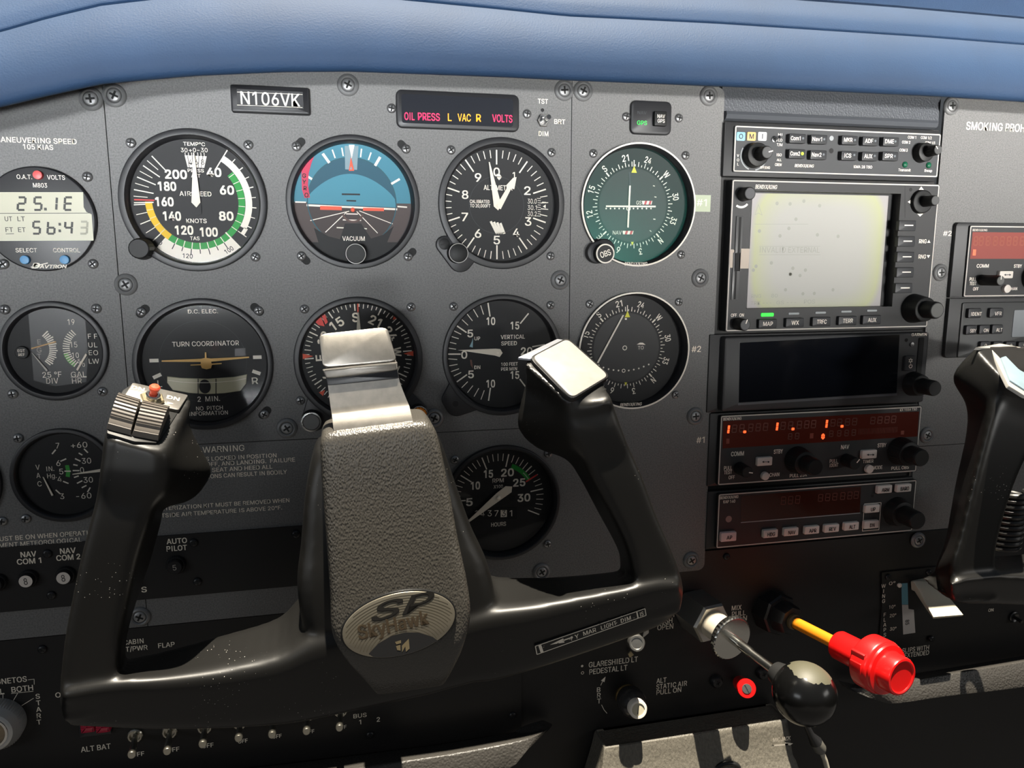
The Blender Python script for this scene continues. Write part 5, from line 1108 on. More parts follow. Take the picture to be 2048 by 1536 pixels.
def fuse(o, voxel, it):
    m = o.modifiers.new('r', 'REMESH'); m.mode = 'VOXEL'; m.voxel_size = voxel*MM
    s = o.modifiers.new('s', 'SMOOTH'); s.factor = .5; s.iterations = it
    dg = bpy.context.evaluated_depsgraph_get(); me = bpy.data.meshes.new_from_object(o.evaluated_get(dg))
    o.modifiers.clear(); old = o.data; mt = old.materials[0]; o.data = me; me.materials.clear(); me.materials.append(mt)
    me.polygons.foreach_set('material_index', [0]*len(me.polygons)); me.polygons.foreach_set('use_smooth', [True]*len(me.polygons)); me.name = o.name; bpy.data.meshes.remove(old)
def slab(mb, root, pts, th, mt, bev=.3, t=.15, flip=False):
    """flat sheet through measured points (mm), th mm thick behind its face"""
    P_ = rounded([Vector(p) for p in pts], t, 4) if t else [Vector(p) for p in pts]
    c = sum(P_, Vector())/len(P_); n = Vector()
    for i in range(len(P_)): n += (P_[i]-c).cross(P_[(i+1) % len(P_)]-c)
    n.normalize()
    if n.y > 0: n = -n; P_ = P_[::-1]
    X = (P_[1]-P_[0]).normalized(); X = (X-n*X.dot(n)).normalized(); Y = n.cross(X)
    q = [((p-c).dot(X), (p-c).dot(Y)) for p in P_]
    def cv(v): return (v.x, v.z, -v.y)
    o = c-root; M = Matrix.Identity(4)
    for i in range(3): M[i][0] = cv(X)[i]; M[i][1] = cv(Y)[i]; M[i][2] = cv(n)[i]; M[i][3] = cv(o)[i]
    mb.prism(q, -th, 0, mt, bev, M); return M
def on_plane(px, py, P0, N, off=0.0):
    v = ray(px, py); o = Vector(CP); t = (P0+N*off-o).dot(N)/v.dot(N); return o+v*t
def abc(v, root): return (v.x-root.x, v.z-root.z, -v.y+root.y)

Y = Thing('control_yoke', 'black control yoke of the left seat with leather hub pad and oval gold badge', 'control yoke', 790, 1150, 0)
R0 = Vector((Y.c.x, 0, Y.c.z))
mb = MB()
# left grip
F_, B_ = 112, 76
rows = [((117, 1450), (250, 1408), 'R', (266, 1365), F_, B_), ((110, 1398), (240, 1352), 'R', (254, 1316), F_, B_), ((119, 1290), (242, 1275), 'R', (259, 1262), F_, B_),
        ((135, 1200), (258, 1190), 'R', (281, 1190), F_, B_), ((152, 1120), (275, 1113), 'R', (307, 1119), F_, B_), ((170, 1050), (299, 1045), 'R', (328, 1040), F_, B_),
        ((181, 1005), (312, 1010), 'R', (332, 1018), F_, B_), ((186, 975), (325, 985), 'R', (395, 1000), F_+1, B_), ((190, 940), (334, 950), 'R', (436, 947), F_+2, B_), ((194, 912), (337, 930), 'R', (416, 900), F_+2, B_), ((197, 885), (338, 915), 'R', (388, 845), F_+2, B_-2)]
st = horn(rows)
TL = [U(203, 873, 114), U(331, 908, 114), U(391, 790, 72), U(266, 762, 72)]
st.append(TL); loft(mb, st, YOKE, R0, .2)
# lower spar from corner to corner, through the hub
def spar(rows, f0=108, f1=117, bq=72):
    out = []
    for bt, rg, tp in rows:
        a = U(*bt, f0); b = U(*rg, f1); c = U(*tp, bq); d = bk(a, bq+4); d.z += 2; out.append([a, b, c, d])
    return out
loft(mb, spar([((138, 1460), (120, 1382), (150, 1340)), ((245, 1466), (235, 1361), (250, 1314)), ((330, 1469), (330, 1357), (332, 1294)), ((450, 1467), (450, 1344), (450, 1259)), ((560, 1460), (560, 1321), (558, 1222)), ((640, 1448), (640, 1284), (618, 1162)),
    ((760, 1421), (760, 1270), (740, 1130)), ((860, 1399), (860, 1262), (850, 1130)), ((945, 1376), (945, 1240), (940, 1118)), ((985, 1372), (990, 1228), (985, 1140)), ((1060, 1352), (1062, 1217), (1060, 1146)), ((1150, 1323), (1150, 1198), (1150, 1144)), ((1250, 1288), (1250, 1177), (1248, 1134)), ((1325, 1258), (1316, 1163), (1298, 1115)), ((1360, 1228), (1360, 1165), (1336, 1106))]), YOKE, R0, .2)
# right grip
rows = [((1285, 1240), (1366, 1228), 'L', (1235, 1160), F_, B_), ((1268, 1150), (1373, 1178), 'L', (1236, 1118), F_, B_), ((1250, 1085), (1352, 1108), 'L', (1230, 1093), F_, B_), ((1214, 1010), (1320, 1035), 'L', (1190, 1020), F_, B_),
        ((1182, 950), (1292, 958), 'L', (1154, 953), F_, B_), ((1168, 918), (1275, 918), 'L', (1125, 918), F_, B_), ((1156, 893), (1262, 888), 'L', (1062, 896), F_+1, B_), ((1142, 864), (1248, 852), 'L', (1024, 855), F_+2, B_), ((1134, 838), (1236, 818), 'L', (1030, 805), F_+2, B_), ((1132, 822), (1228, 795), 'L', (1042, 762), F_+3, B_)]
st = horn(rows); st.append([U(1139, 808, 118), U(1219, 762, 98), U(1134, 676, 70), U(1041, 724, 92)]); loft(mb, st, YOKE, R0, .16)
# hub core
def hub(rows): return [[U(l[0], l[1], f), U(r[0], r[1], f), bk(U(r[0], r[1], f), b), bk(U(l[0], l[1], f), b)] for l, r, f, b in rows]
loft(mb, hub([((632, 903), (872, 862), 100, 62), ((622, 930), (888, 895), 103, 62), ((608, 1000), (912, 965), 106, 60), ((600, 1100), (948, 1065), 109, 58), ((592, 1190), (985, 1150), 112, 58), ((610, 1300), (1000, 1260), 112, 58), ((650, 1410), (960, 1365), 108, 62)]), YOKE, R0, .16)
body = mb.build('yoke_body', Y.o); fuse(body, 1.5, 7)
# leather pad
mb = MB()
loft(mb, hub([((652, 862), (850, 838), 120, 90), ((643, 876), (862, 848), 123.5, 92), ((640, 905), (878, 878), 125, 94), ((645, 1000), (900, 980), 127, 96), ((653, 1100), (918, 1080), 129.5, 98), ((660, 1200), (938, 1175), 132, 100), ((664, 1275), (944, 1240), 133.5, 100), ((690, 1325), (930, 1300), 133.5, 100), ((730, 1368), (905, 1350), 129, 100), ((752, 1392), (890, 1372), 121, 98)]), PADL, R0, .13, 6)
pad = mb.build('hub_pad', Y.o); fuse(pad, 1.2, 3)
# oval badge
th = rad(7.8); cx, cy = 799, 1249; dB = 134.6
cB = U(cx, cy, dB); k_ = mmx(cx, cy, dB)
Xb = Vector((math.cos(th), 0, math.sin(th))); Yb = Vector((-math.sin(th), 0.045, math.cos(th))).normalized(); Nb = Xb.cross(Yb).normalized()
if Nb.y > 0: Nb = -Nb
M = Matrix.Identity(4); oB = abc(cB, R0)
for i, v in enumerate((Xb, Yb, Nb)):
    w_ = (v.x, v.z, -v.y)
    for j in range(3): M[j][i] = w_[j]
for j in range(3): M[j][3] = oB[j]
def bl(x, y):
    dx, dy = (x-561)/2.559*k_, (y-1150)/2.559*k_; c_, s_ = math.cos(th), math.sin(th); return (dx*c_-dy*s_, -dx*s_-dy*c_)
RX, RY = 114*k_, 66*k_
mb = MB(); ell = [(RX*math.cos(2*PI*i/64), RY*math.sin(2*PI*i/64)) for i in range(64)]
mb.prism([(x*1.03, y*1.05) for x, y in ell], -5, -.3, mat('badge_edge', (.01, .01, .01), .3), .4, M); mb.prism(ell, -4, .25, BADGE, .3, M)
for i in range(26):                                   # engraved arcs
    r_ = 7+i*1.25; arc = []
    for j in range(41):
        g = rad(-100+200*j/40); p = (r_*1.25*math.sin(g), -RY*.95+r_*math.cos(g))
        if (p[0]/RX)**2+(p[1]/RY)**2 < .93: arc.append(p)
    for p, q in zip(arc, arc[1:]):
        if (Vector(p)-Vector(q)).length < 6:
            d_ = (Vector(q)-Vector(p)).normalized(); n_ = Vector((-d_.y, d_.x))*.16; mb.poly([Vector(p)-n_, Vector(q)-n_, Vector(q)+n_, Vector(p)+n_], .28, mat('engraved_line', (.16, .14, .10), .4, .6), M)
seg = [(x, y) for x, y in [bl(400, 1290), bl(450, 1240), bl(520, 1205), bl(590, 1195), bl(660, 1203), bl(730, 1235), bl(760, 1262)]]
low = [(x*.985, y*.985) for x, y in ell if y < min(seg[0][1], seg[-1][1]) and seg[0][0]-1 < x < seg[-1][0]+1]
low.sort(key=lambda p: -p[0]); mb.poly(seg+low, .33, BLACKI, M)
def btxt(st, x, y, h, w, mt, c, sh=0, bold=0): a, b = bl(x, y); mb.text(st, a, b, h/2.559*k_, c, mt, w/2.559*k_, 0, bold, 'c', sh, M)
btxt('SP', 582, 1052, 92, 330, mat('badge_dark', (.035, .033, .03), .3, .4), .36, .35, .03)
btxt('SkyHawk', 530, 1148, 74, 360, mat('badge_letter_edge', (.07, .05, .03), .4), .40, 0, .035); btxt('SkyHawk', 527, 1145, 74, 360, GOLD, .46, 0, .0)
for q in (((535, 1240), (566, 1233), (566, 1250), (542, 1254)), ((540, 1262), (562, 1258), (562, 1290), (545, 1285)), ((570, 1264), (606, 1230), (609, 1284), (590, 1300), (587, 1270), (570, 1300))): mb.poly([bl(*p) for p in q], .42, GOLD, M)
mb.build('badge', Y.o, 30)
# worn sticker on the right spar
mb = MB(); sq = [U(1070, 1290.5, 113.2), U(1289, 1217, 113.6), U(1293, 1231, 112.6), U(1074, 1309, 112.2)]
Ms = slab(mb, R0, sq, 3.0, mat('sticker_black', (.012, .012, .012), .45), .1, 0)
def sk(x, y, c=.08):
    px, py = kp('L7', x, y); nrm = Vector((Ms[0][2], -Ms[2][2], Ms[1][2])); P0 = Vector((Ms[0][3]+R0.x, -Ms[2][3], Ms[1][3]+R0.z)); v = on_plane(px, py, P0, nrm, c); l = Ms.inverted() @ Vector(abc(v, R0)); return (l.x, l.y)
def sline(x0, y0, x1, y1, w): 
    p, q = Vector(sk(x0, y0)), Vector(sk(x1, y1)); d_ = (q-p).normalized(); n_ = Vector((-d_.y, d_.x))*w/2; mb.poly([p-n_, q-n_, q+n_, p+n_], .1, PWHITE, Ms)
sline(118, 592, 968, 300, .45); sline(132, 655, 978, 352, .45); sline(119, 592, 132, 655, .45); sline(969, 300, 978, 352, .45); sline(152, 580, 172, 640, 1.6); sline(905, 322, 916, 374, .7); sline(330, 548, 410, 520, .8)
mb.poly([sk(232, 580), sk(335, 530), sk(345, 562)], .1, PWHITE, Ms)
for st, x, y, w in (('F', 402, 530, 10), ('Y', 440, 515, 30), ('MAR', 540, 478, 100), ('LIGHT', 688, 428, 122), ('DIM', 820, 382, 80), ('IS', 944, 340, 26)):
    a, b = sk(x, y); g = math.degrees(math.atan2(sk(970, 300)[1]-sk(118, 592)[1], sk(970, 300)[0]-sk(118, 592)[0])); mb.text(st, a, b, 2.7, .1, PWHITE, w/3.878*mmx(1180, 1265, 113), g, .02, 'c', 0, Ms)
_r = random.Random(5)
for i in range(26):
    x = _r.uniform(180, 900); y = 610-(x-118)*.343+_r.uniform(-28, 28); a, b = sk(x, y); mb.poly([(a+_r.uniform(-.9, .9), b+_r.uniform(-.6, .6)) for _ in range(3)], .13, MATS['sticker_black'] if i % 2 else PWHITE, Ms)
mb.build('sticker', Y.o, 0)
# left grip switches
P0 = (TL[0]+TL[1]+TL[2]+TL[3])/4; N_ = (TL[1]-TL[0]).cross(TL[3]-TL[0]).normalized()
if N_.y > 0: N_ = -N_
def hp(x, y, off=0.0, k='L3'): return on_plane(*kp(k, x, y), P0, N_, off)
mb = MB(); slab(mb, R0, [hp(345, 470, .8), hp(560, 535, .8), hp(730, 545, .8), hp(965, 200, .8), hp(545, 100, .8), hp(470, 150, .8)], 1.5, mat('switch_well', (.006, .006, .006), .5), .2, .08); mb.build('switch_well', Y.o, 30)
mb = MB(); Mp = slab(mb, R0, [hp(545, 92, 2.4), hp(962, 186, 2.4), hp(890, 300, 2.4), hp(470, 208, 2.4)], 2.2, mat('switch_plate', (.20, .19, .175), .4, .6, vary=(300, .15)), .3, .06)
def pk(x, y): l = Mp.inverted() @ Vector(abc(hp(x, y, 2.4), R0)); return (l.x, l.y)
gp = math.degrees(math.atan2(pk(962, 186)[1]-pk(545, 92)[1], pk(962, 186)[0]-pk(545, 92)[0]))
for st, x, y in (('DN', 583, 140), ('DN', 848, 212)): a, b = pk(x, y); mb.text(st, a, b, 2.6, .12, WHITE, 5.6, gp, .03, 'c', 0, Mp)
for x, y in ((555, 190), (825, 250)): a, b = pk(x, y); mb.poly([(a-.9, b-1.2), (a+.9, b-1.2), (a, b+1.6)], .12, WHITE, Mp)
mb.build('switch_plate', Y.o, 30)
def rocker(q, name):
    A, B, C, D = [Vector(p) for p in q]     # top-left, top-right, bottom-right, bottom-left on the head plane
    nv = 100; rings_ = []; m2 = MB(); grid = []
    for i in range(nv+1):
        t_ = i/nv; v = 1-(1-t_)**1.7; bulge = 3.2+5.2*math.sin(PI*min(1, v*1.02))**.8; ridge = (1.0 if t_ < .74 and (t_*12.5) % 1 < .55 else 0) if t_ > .02 else 0
        row = []
        for u in (0, .04, .96, 1):
            p = (A*(1-u)+B*u)*(1-v)+(D*(1-u)+C*u)*v; h_ = bulge+ridge if u in (.04, .96) else 0
            row.append(abc(p+N_*h_, R0))
        grid.append(row)
    vs = [p for r_ in grid for p in r_]; fs = []
    for i in range(nv):
        for j in range(3): fs.append((i*4+j, i*4+j+1, (i+1)*4+j+1, (i+1)*4+j))
    fs += [(0, 1, 2, 3), tuple(nv*4+j for j in (3, 2, 1, 0))]
    m2.add(vs, fs, RUB); return m2.build(name, Y.o, 25)
rocker([hp(428, 225, .8), hp(600, 280, .8), hp(530, 490, .8), hp(345, 440, .8)], 'trim_rocker')
rocker([hp(607, 282, .8), hp(818, 330, .8), hp(735, 530, .8), hp(537, 493, .8)], 'trim_rocker')
bc = hp(690, 222, 2.4); Mb = Matrix.Identity(4); xa = (TL[1]-TL[0]).normalized(); ya = N_.cross(xa)
def cvv(v): return (v.x, v.z, -v.y)
for i in range(3): Mb[i][0] = cvv(xa)[i]; Mb[i][1] = cvv(ya)[i]; Mb[i][2] = cvv(N_)[i]; Mb[i][3] = abc(bc, R0)[i]
mb = MB(); mb.lathe([(5.6, 0), (5.6, 1.2), (5.0, 1.6), (3.2, 1.6)], mat('brass_nut', (.62, .52, .33), .3, .9), n=6, M=Mb); mb.lathe([(3.4, 0), (3.3, 3.2), (2.9, 3.6), (2.0, 3.6), (1.9, 2)], CHROME, n=24, M=Mb); mb.build('button_bushing', Y.o, 25)
mb = MB(); mb.lathe([(1.7, 1), (1.7, 6.0), (2.4, 6.2), (2.5, 7.4), (1.9, 8.2), (.01, 8.4)], mat('red_button_cap', (.72, .09, .04), .35), n=24, M=Mb); mb.build('push_button', Y.o)
# right grip cap
nR = ((U(1219, 762, 98)-U(1139, 808, 118)).cross(U(1041, 724, 92)-U(1139, 808, 118))).normalized(); nR = -nR if nR.y > 0 else nR
def cap_q(pts, off): return [on_plane(*kp('K7', x, y), U(1139, 806, 119.5), nR, off) for x, y in pts]
mb = MB(); slab(mb, R0, cap_q(((168, 722), (505, 545), (885, 885), (540, 1100)), .9), 2.4, mat('switch_well', (.006, .006, .006), .5), .2, .12); mb.build('cap_seat', Y.o, 30)
mb = MB(); q = cap_q(((195, 716), (505, 556), (868, 880), (545, 1075)), 2.4)
slab(mb, R0, q, 2.0, CAPP, .5, .12); mb.build('grip_cap', Y.o, 30)
mb = MB(); slab(mb, R0, [bk(q[0], 0)*0+q[0]+Vector((-7.0, 3, -.6)), q[0]+Vector((-.5, 1, -1.2)), q[1]+Vector((.5, 1, -1.2)), q[1]+Vector((-5, 3, -.4))], 1.2, mat('cap_lip', (.32, .33, .36), .4, .4), .2, .05); mb.build('cap_lip', Y.o, 30)
# shaft to the panel
mb = MB(); sc = abc(U(770, 1020, 70), R0); mb.lathe([(12, 0.2), (12, 62), (.01, 62)], mat('shaft_steel', (.25, .25, .25), .3, .9), sc[0], sc[1], 32); mb.build('control_shaft', Y.o)

# ---- control lock: folded metal flag standing on the shaft behind the hub
t = Thing('control_lock', 'folded silver metal control lock standing up behind the yoke hub', 'control lock', 725, 760)
Rl = Vector((t.c.x, 0, t.c.z)); mb = MB()
u6 = lambda x, y, d: U(*kp('K6', x, y), d)
def strip(rows, th):
    rg = []
    for l, r_, dd_ in rows:
        A = u6(*l, dd_); B = u6(*r_, dd_); rg.append([abc(A, Rl), abc(B, Rl), abc(B+Vector((0, th, 0)), Rl), abc(A+Vector((0, th, 0)), Rl)])
    mb.rings(rg, ALU)
strip([((372, 560), (848, 520), 109.5), ((390, 700), (872, 650), 111.5), ((398, 775), (885, 728), 112.8), ((404, 830), (905, 782), 113.8), ((414, 905), (932, 850), 115), ((420, 940), (945, 880), 115.6), ((423, 955), (951, 895), 116.3), ((428, 1000), (964, 950), 118.4), ((432, 1040), (975, 995), 120), ((438, 1090), (990, 1050), 121)], 2.2)
mb.build('strap', t.o, 30)
mb = MB(); slab(mb, Rl, [u6(360, 632, 114.0), u6(332, 402, 109), u6(800, 352, 109), u6(868, 588, 114.0)], 2.6, ALU, .7, .13)
slab(mb, Rl, [u6(352, 640, 114.0), u6(870, 588, 114.0), u6(876, 652, 114.2), u6(385, 712, 114.2)], 3.0, ALU, 1.0, .16)
mb.build('flag', t.o, 30)
mb = MB(); slab(mb, Rl, [u6(380, 690, 112.4), u6(866, 640, 112.4), u6(884, 706, 113.2), u6(392, 756, 113.2)], 1.0, mat('gap_shade_black', (.012, .012, .014), .35), .4, .1); mb.build('flag_gap_shade', t.o, 30)  # black strip painting the shaded gap between flag and strap
mb = MB()
for x, y, rx, ry, g in ((505, 545, 42, 62, 0), (735, 545, 34, 20, 0)):
    c_ = u6(x, y, 112.2); m_ = k_*0+mmx(*kp('K6', x, y), 112)/3.413
    pts = [c_+Vector((rx*m_*math.cos(2*PI*i/24)*(1+.12*math.sin(3*i)), 0, ry*m_*math.sin(2*PI*i/24)*(1+.12*math.cos(5*i)))) for i in range(24)]
    pts = [on_plane(*PX_ , u6(360, 632, 113.5), ((u6(332, 402, 109)-u6(360, 632, 113.5)).cross(u6(868, 588, 113.5)-u6(360, 632, 113.5))).normalized(), 0) for PX_ in [(kp('K6', x, y)[0]+rx/3.413*math.cos(2*PI*i/24)*(1+.12*math.sin(3*i)), kp('K6', x, y)[1]+ry/3.413*math.sin(2*PI*i/24)*(1+.12*math.cos(5*i))) for i in range(24)]]
    mb.add([abc(p+Vector((0, -.12, .02)), Rl) for p in pts], [tuple(range(24))], mat('stamp_worn', (.33, .305, .27), .42, .9))
mb.build('stamped_marks', t.o, 0)

# ---- right seat yoke, only its left grip in view
Z = Thing('control_yoke', 'black control yoke of the right seat at the right edge of the picture', 'control yoke', 2030, 1000, 0)
R1 = Vector((Z.c.x, 0, Z.c.z)); mb = MB()
rows = [((2000, 800), (2118, 850), 'L', (1896, 748), F_, B_), ((1984, 830), (2092, 880), 'L', (1926, 806), F_, B_), ((1968, 880), (2068, 905), 'L', (1930, 862), F_, B_), ((1944, 970), (2036, 972), 'L', (1908, 971), F_, B_), ((1920, 1068), (2006, 1070), 'L', (1889, 1081), F_, B_), ((1902, 1135), (1998, 1130), 'L', (1868, 1140), F_, B_), ((1908, 1205), (2000, 1205), 'L', (1874, 1185), F_, B_)]
topc = [U(2017, 771, 116), U(2130, 806, 114), U(2110, 690, 78), U(1944, 690, 84)]
st = [topc]+horn(rows); loft(mb, st, YOKE, R1, .16)
loft(mb, spar([((1912, 1206), (1900, 1165), (1893, 1135)), ((1940, 1213), (1940, 1152), (1935, 1112)), ((2000, 1214), (2000, 1146), (1996, 1108)), ((2060, 1216), (2060, 1148), (2056, 1102)), ((2160, 1215), (2160, 1140), (2156, 1080)), ((2300, 1205), (2300, 1110), (2290, 1030))]), YOKE, R1, .2)
o_ = mb.build('yoke_body', Z.o); fuse(o_, 1.6, 5)
nT = ((topc[1]-topc[0]).cross(topc[3]-topc[0])).normalized(); nT = -nT if nT.y > 0 else nT
m6 = lambda x, y, off: on_plane(*kp('M6', x, y), topc[0], nT, off)
mb = MB(); slab(mb, R1, [m6(250, 40, 2.2), m6(335, 45, 2.2), m6(362, 110, 2.2), m6(432, 250, 2.2), m6(520, 305, 2.2), m6(720, 350, 2.2), m6(720, 80, 2.2), m6(385, 18, 2.2)], 2.0, mat('worn_white_edge', (.32, .31, .29), .45), .3, .05); mb.build('grip_cap', Z.o, 30)
mb = MB(); slab(mb, R1, [m6(390, 95, 3.2), m6(440, 220, 3.2), m6(525, 275, 3.2), m6(720, 320, 3.2), m6(720, 110, 3.2), m6(470, 70, 3.2)], 1.4, mat('pale_blue_plate', (.20, .27, .31), .35, vary=(60, .12)), .3, .05); mb.build('cap_plate', Z.o, 30)
# coiled cord behind it
t = Thing('coiled_cord', 'black coiled microphone cord hanging behind the right seat yoke', 'cord', 2008, 1050)
mb = MB(); pts = []
A = U(2012, 985, 45); B = U(1992, 1100, 45); 
for i in range(241):
    u = i/240; g = 2*PI*11*u; c_ = A*(1-u)+B*u; pts.append((c_.x-t.c.x+8.0*math.cos(g)+7, c_.z-t.c.z, 45+8.0*math.sin(g)))
mb.tube(pts, 2.0, mat('cord_black', (.02, .02, .02), .4), 8); mb.build('cord', t.o)

# ================================================================== engine controls and lower panel
def axis_M(t, p, q):
    """matrix that stands a turned shape on the line p -> q (mm)"""
    z = (q-p).normalized(); x = Vector((0, 0, 1)).cross(z).normalized(); y = z.cross(x); M = Matrix.Identity(4); o = Vector((p.x-t.c.x, p.z-t.c.z, -p.y))
    for i in range(3): M[i][0] = (x.x, x.z, -x.y)[i]; M[i][1] = (y.x, y.z, -y.y)[i]; M[i][2] = (z.x, z.z, -z.y)[i]; M[i][3] = o[i]
    return M, (q-p).length
POL = mat('polished_steel', (.55, .54, .50), .22, 1.0); SATIN = mat('satin_aluminium', (.50, .49, .46), .35, .95, bump=('noise', 1500, .1, .1))
# throttle
t = Thing('throttle', 'throttle lever with round black ball knob on a thin steel rod', 'throttle', 1392, 1222)
p = U(1392, 1222, 3); q = U(1609, 1387, 104); M, L = axis_M(t, p, q)
mb = MB(); mb.lathe([(15.4, -5), (15.4, 17), (14.2, 19), (8, 19)], SATIN, n=6, M=M); mb.build('hex_nut', t.o, 20)
mb = MB(); mb.lathe([(10.0, 17), (9.6, 30), (9.6, 36)], mat('cream_sleeve', (.50, .45, .36), .45), n=32, M=M); mb.build('sleeve', t.o)
mb = MB(); mb.lathe([(8, 35), (14.8, 35), (15.2, 36), (15.2, 38.6), (14.6, 39.4), (13.8, 39.6), (.01, 39.6)], POL, n=72, M=M, rib=(.018, 35.5, 39)); mb.build('friction_disc', t.o, 20)
mb = MB(); mb.lathe([(3.3, 39), (3.3, 56), (2.7, 58), (2.7, L-10)], POL, n=24, M=M); mb.build('rod', t.o)
mb = MB(); mb.lathe([(6.5, L-24), (7.0, L-22), (8.5, L-17), (8.5, L-10)], mat('ferrule_dark', (.02, .02, .02), .35), n=28, M=M); mb.build('ferrule', t.o)
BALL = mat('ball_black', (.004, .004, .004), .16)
nt = BALL.node_tree; b_ = nt.nodes['Principled BSDF']   # grey-green band over the crown paints in the sunlit top of the ball
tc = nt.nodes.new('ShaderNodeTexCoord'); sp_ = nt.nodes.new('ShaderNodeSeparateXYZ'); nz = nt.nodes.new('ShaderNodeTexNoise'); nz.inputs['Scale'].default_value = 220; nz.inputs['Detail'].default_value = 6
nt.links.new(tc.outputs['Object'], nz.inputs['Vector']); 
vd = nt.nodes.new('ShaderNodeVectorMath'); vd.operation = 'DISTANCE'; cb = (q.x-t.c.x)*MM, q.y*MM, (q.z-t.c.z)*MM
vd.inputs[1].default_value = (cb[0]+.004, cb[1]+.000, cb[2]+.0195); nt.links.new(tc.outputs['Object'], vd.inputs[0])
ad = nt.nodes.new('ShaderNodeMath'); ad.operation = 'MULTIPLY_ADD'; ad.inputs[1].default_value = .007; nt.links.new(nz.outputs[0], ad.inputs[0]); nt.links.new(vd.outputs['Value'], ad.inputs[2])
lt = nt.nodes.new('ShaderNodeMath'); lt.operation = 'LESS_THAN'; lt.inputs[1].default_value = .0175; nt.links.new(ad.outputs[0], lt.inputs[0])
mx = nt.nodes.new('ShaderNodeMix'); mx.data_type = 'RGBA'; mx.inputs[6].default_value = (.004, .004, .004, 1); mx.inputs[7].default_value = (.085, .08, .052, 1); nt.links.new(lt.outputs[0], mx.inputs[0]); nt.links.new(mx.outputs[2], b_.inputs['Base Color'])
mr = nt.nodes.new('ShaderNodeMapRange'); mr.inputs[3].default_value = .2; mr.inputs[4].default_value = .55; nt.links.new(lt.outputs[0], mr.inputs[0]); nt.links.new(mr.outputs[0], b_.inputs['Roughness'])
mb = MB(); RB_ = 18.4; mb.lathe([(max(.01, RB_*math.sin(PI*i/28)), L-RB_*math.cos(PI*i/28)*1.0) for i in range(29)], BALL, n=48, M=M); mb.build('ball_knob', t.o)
# mixture
t = Thing('mixture_control', 'mixture control with red knob on a yellow rod from a black nut', 'engine control', 1545, 1222)
p = U(1545, 1222, 0); q = U(1772, 1338, 96); M, L = axis_M(t, p, q)
BN = mat('black_nut', (.011, .011, .012), .4)
mb = MB(); mb.lathe([(15.5, -5), (15.5, 8), (14.5, 9.5), (12, 9.5), (11, 18), (10, 20), (5, 20)], BN, n=8, M=M); mb.build('lock_nut', t.o, 20)
mb = MB(); mb.lathe([(5.6, 16), (5.6, 22), (4.6, 23), (4.6, 24)], mat('brown_bush', (.10, .07, .03), .5), n=24, M=M); mb.build('bushing', t.o)
mb = MB(); mb.lathe([(4.1, 18), (4.1, L-30)], mat('amber_yellow_rod', (.66, .22, .008), .42, bump=('noise', 900, .1, .1)), n=24, M=M); mb.build('rod', t.o)
REDK = mat('red_plastic', (.78, .008, .008), .30, coat=.2)
mb = MB(); mb.lathe([(6.2, L-38), (9.0, L-37.2), (9.6, L-36), (9.6, L-16), (9.6, L-15), (15.6, L-14.2), (17.2, L-12.5), (17.2, L-2.5), (16.4, L-1.2), (16.0, L-1.0), (16.0, L+.2), (16.2, L+.5), (15.6, L+1.6), (12.6, L+2.0), (12.2, L+2.4), (11.9, L+10.5), (11.4, L+11.5), (10.2, L+11.7), (9.8, L+11.4), (9.5, L+10.9), (.01, L+10.8)], REDK, n=56, M=M); mb.build('knob', t.o, 32)
mb = MB(); mb.box(-13.0, 7.0, 5.0, 7.5, L-13.2, L-3.5, mat('red_lever_recess', (.30, .004, .004), .4), .8, .3, M=M); mb.box(-17.0, 1.5, 1.2, 7, L-12, L-4, REDK, .4, .2, M=M); mb.build('release_button', t.o, 30)
# small controls
t = Thing('alternate_static_control', 'small round red push knob with metal centre under the throttle', 'knob', 1478, 1366)
p = U(1480, 1366, 2); q = U(1493, 1377, 25); M, L = axis_M(t, p, q)
mb = MB(); mb.lathe([(5.2, 0), (5.2, L-5), (6.4, L-4), (6.6, L), (6.2, L+1), (3.4, L+1.2)], REDK, n=32, M=M); mb.build('knob', t.o)
mb = MB(); mb.lathe([(3.4, L+.8), (3.3, L+1.6), (.01, L+1.7)], SATIN, n=24, M=M); mb.box(0, 0, .6, 6.0, L+1.7, L+1.85, CHROME, rot=30, M=M); mb.build('slotted_screw', t.o, 30)
for x, y, lab in ((1434, 1364, 'black round screw head left of the small red knob'), (1526, 1347, 'black round screw head right of the small red knob')):
    t = Thing('panel_button', lab, 'screw', x, y); mb = MB(); mb.lathe([(5.0, -2.4), (4.8, 0), (3.6, 1.6), (.01, 2.2)], BSCREW, n=28); cross(mb, 2.6, 2.3, DARKSLOT, 20); mb.build('screw_head', t.o)
t = Thing('dimmer_knob', 'light dimmer knob with white tip on a dark cone under the GLARESHIELD LT lettering', 'knob', 1252, 1392)
p = U(1254, 1392, -1); q = U(1277, 1420, 27); M, L = axis_M(t, p, q)
mb = MB(); mb.lathe([(8.6, -2), (8.6, 2.0), (7.9, 2.8), (5, 2.8)], mat('brass_dark', (.22, .14, .05), .4, .7, vary=(400, .4)), n=36, M=M); mb.build('brass_ring', t.o)
mb = MB(); mb.lathe([(8.8, 5), (10.0, 8), (10.0, 17), (8.6, 20), (6.2, 22.4), (4, 22.4)], mat('smoked_dark', (.035, .033, .032), .18), n=40, M=M); mb.build('outer_knob', t.o)
mb = MB(); mb.lathe([(6.0, 22), (6.0, 23), (6.4, 23.2), (6.4, L-1), (5.8, L), (4.5, L), (4.3, L-.7)], mat('white_knob', (.80, .74, .64), .4), n=36, M=M); mb.lathe([(4.4, L-.6), (.01, L-.5)], mat('knob_centre', (.50, .46, .34), .45), n=28, M=M); mb.box(0, 0, .5, 6, L-.5, L-.4, DARKSLOT, rot=-10, M=M); mb.build('inner_knob', t.o, 32)
t = Thing('push_knob', 'small silver push knob just under the right spar of the left yoke', 'knob', 1266, 1272)
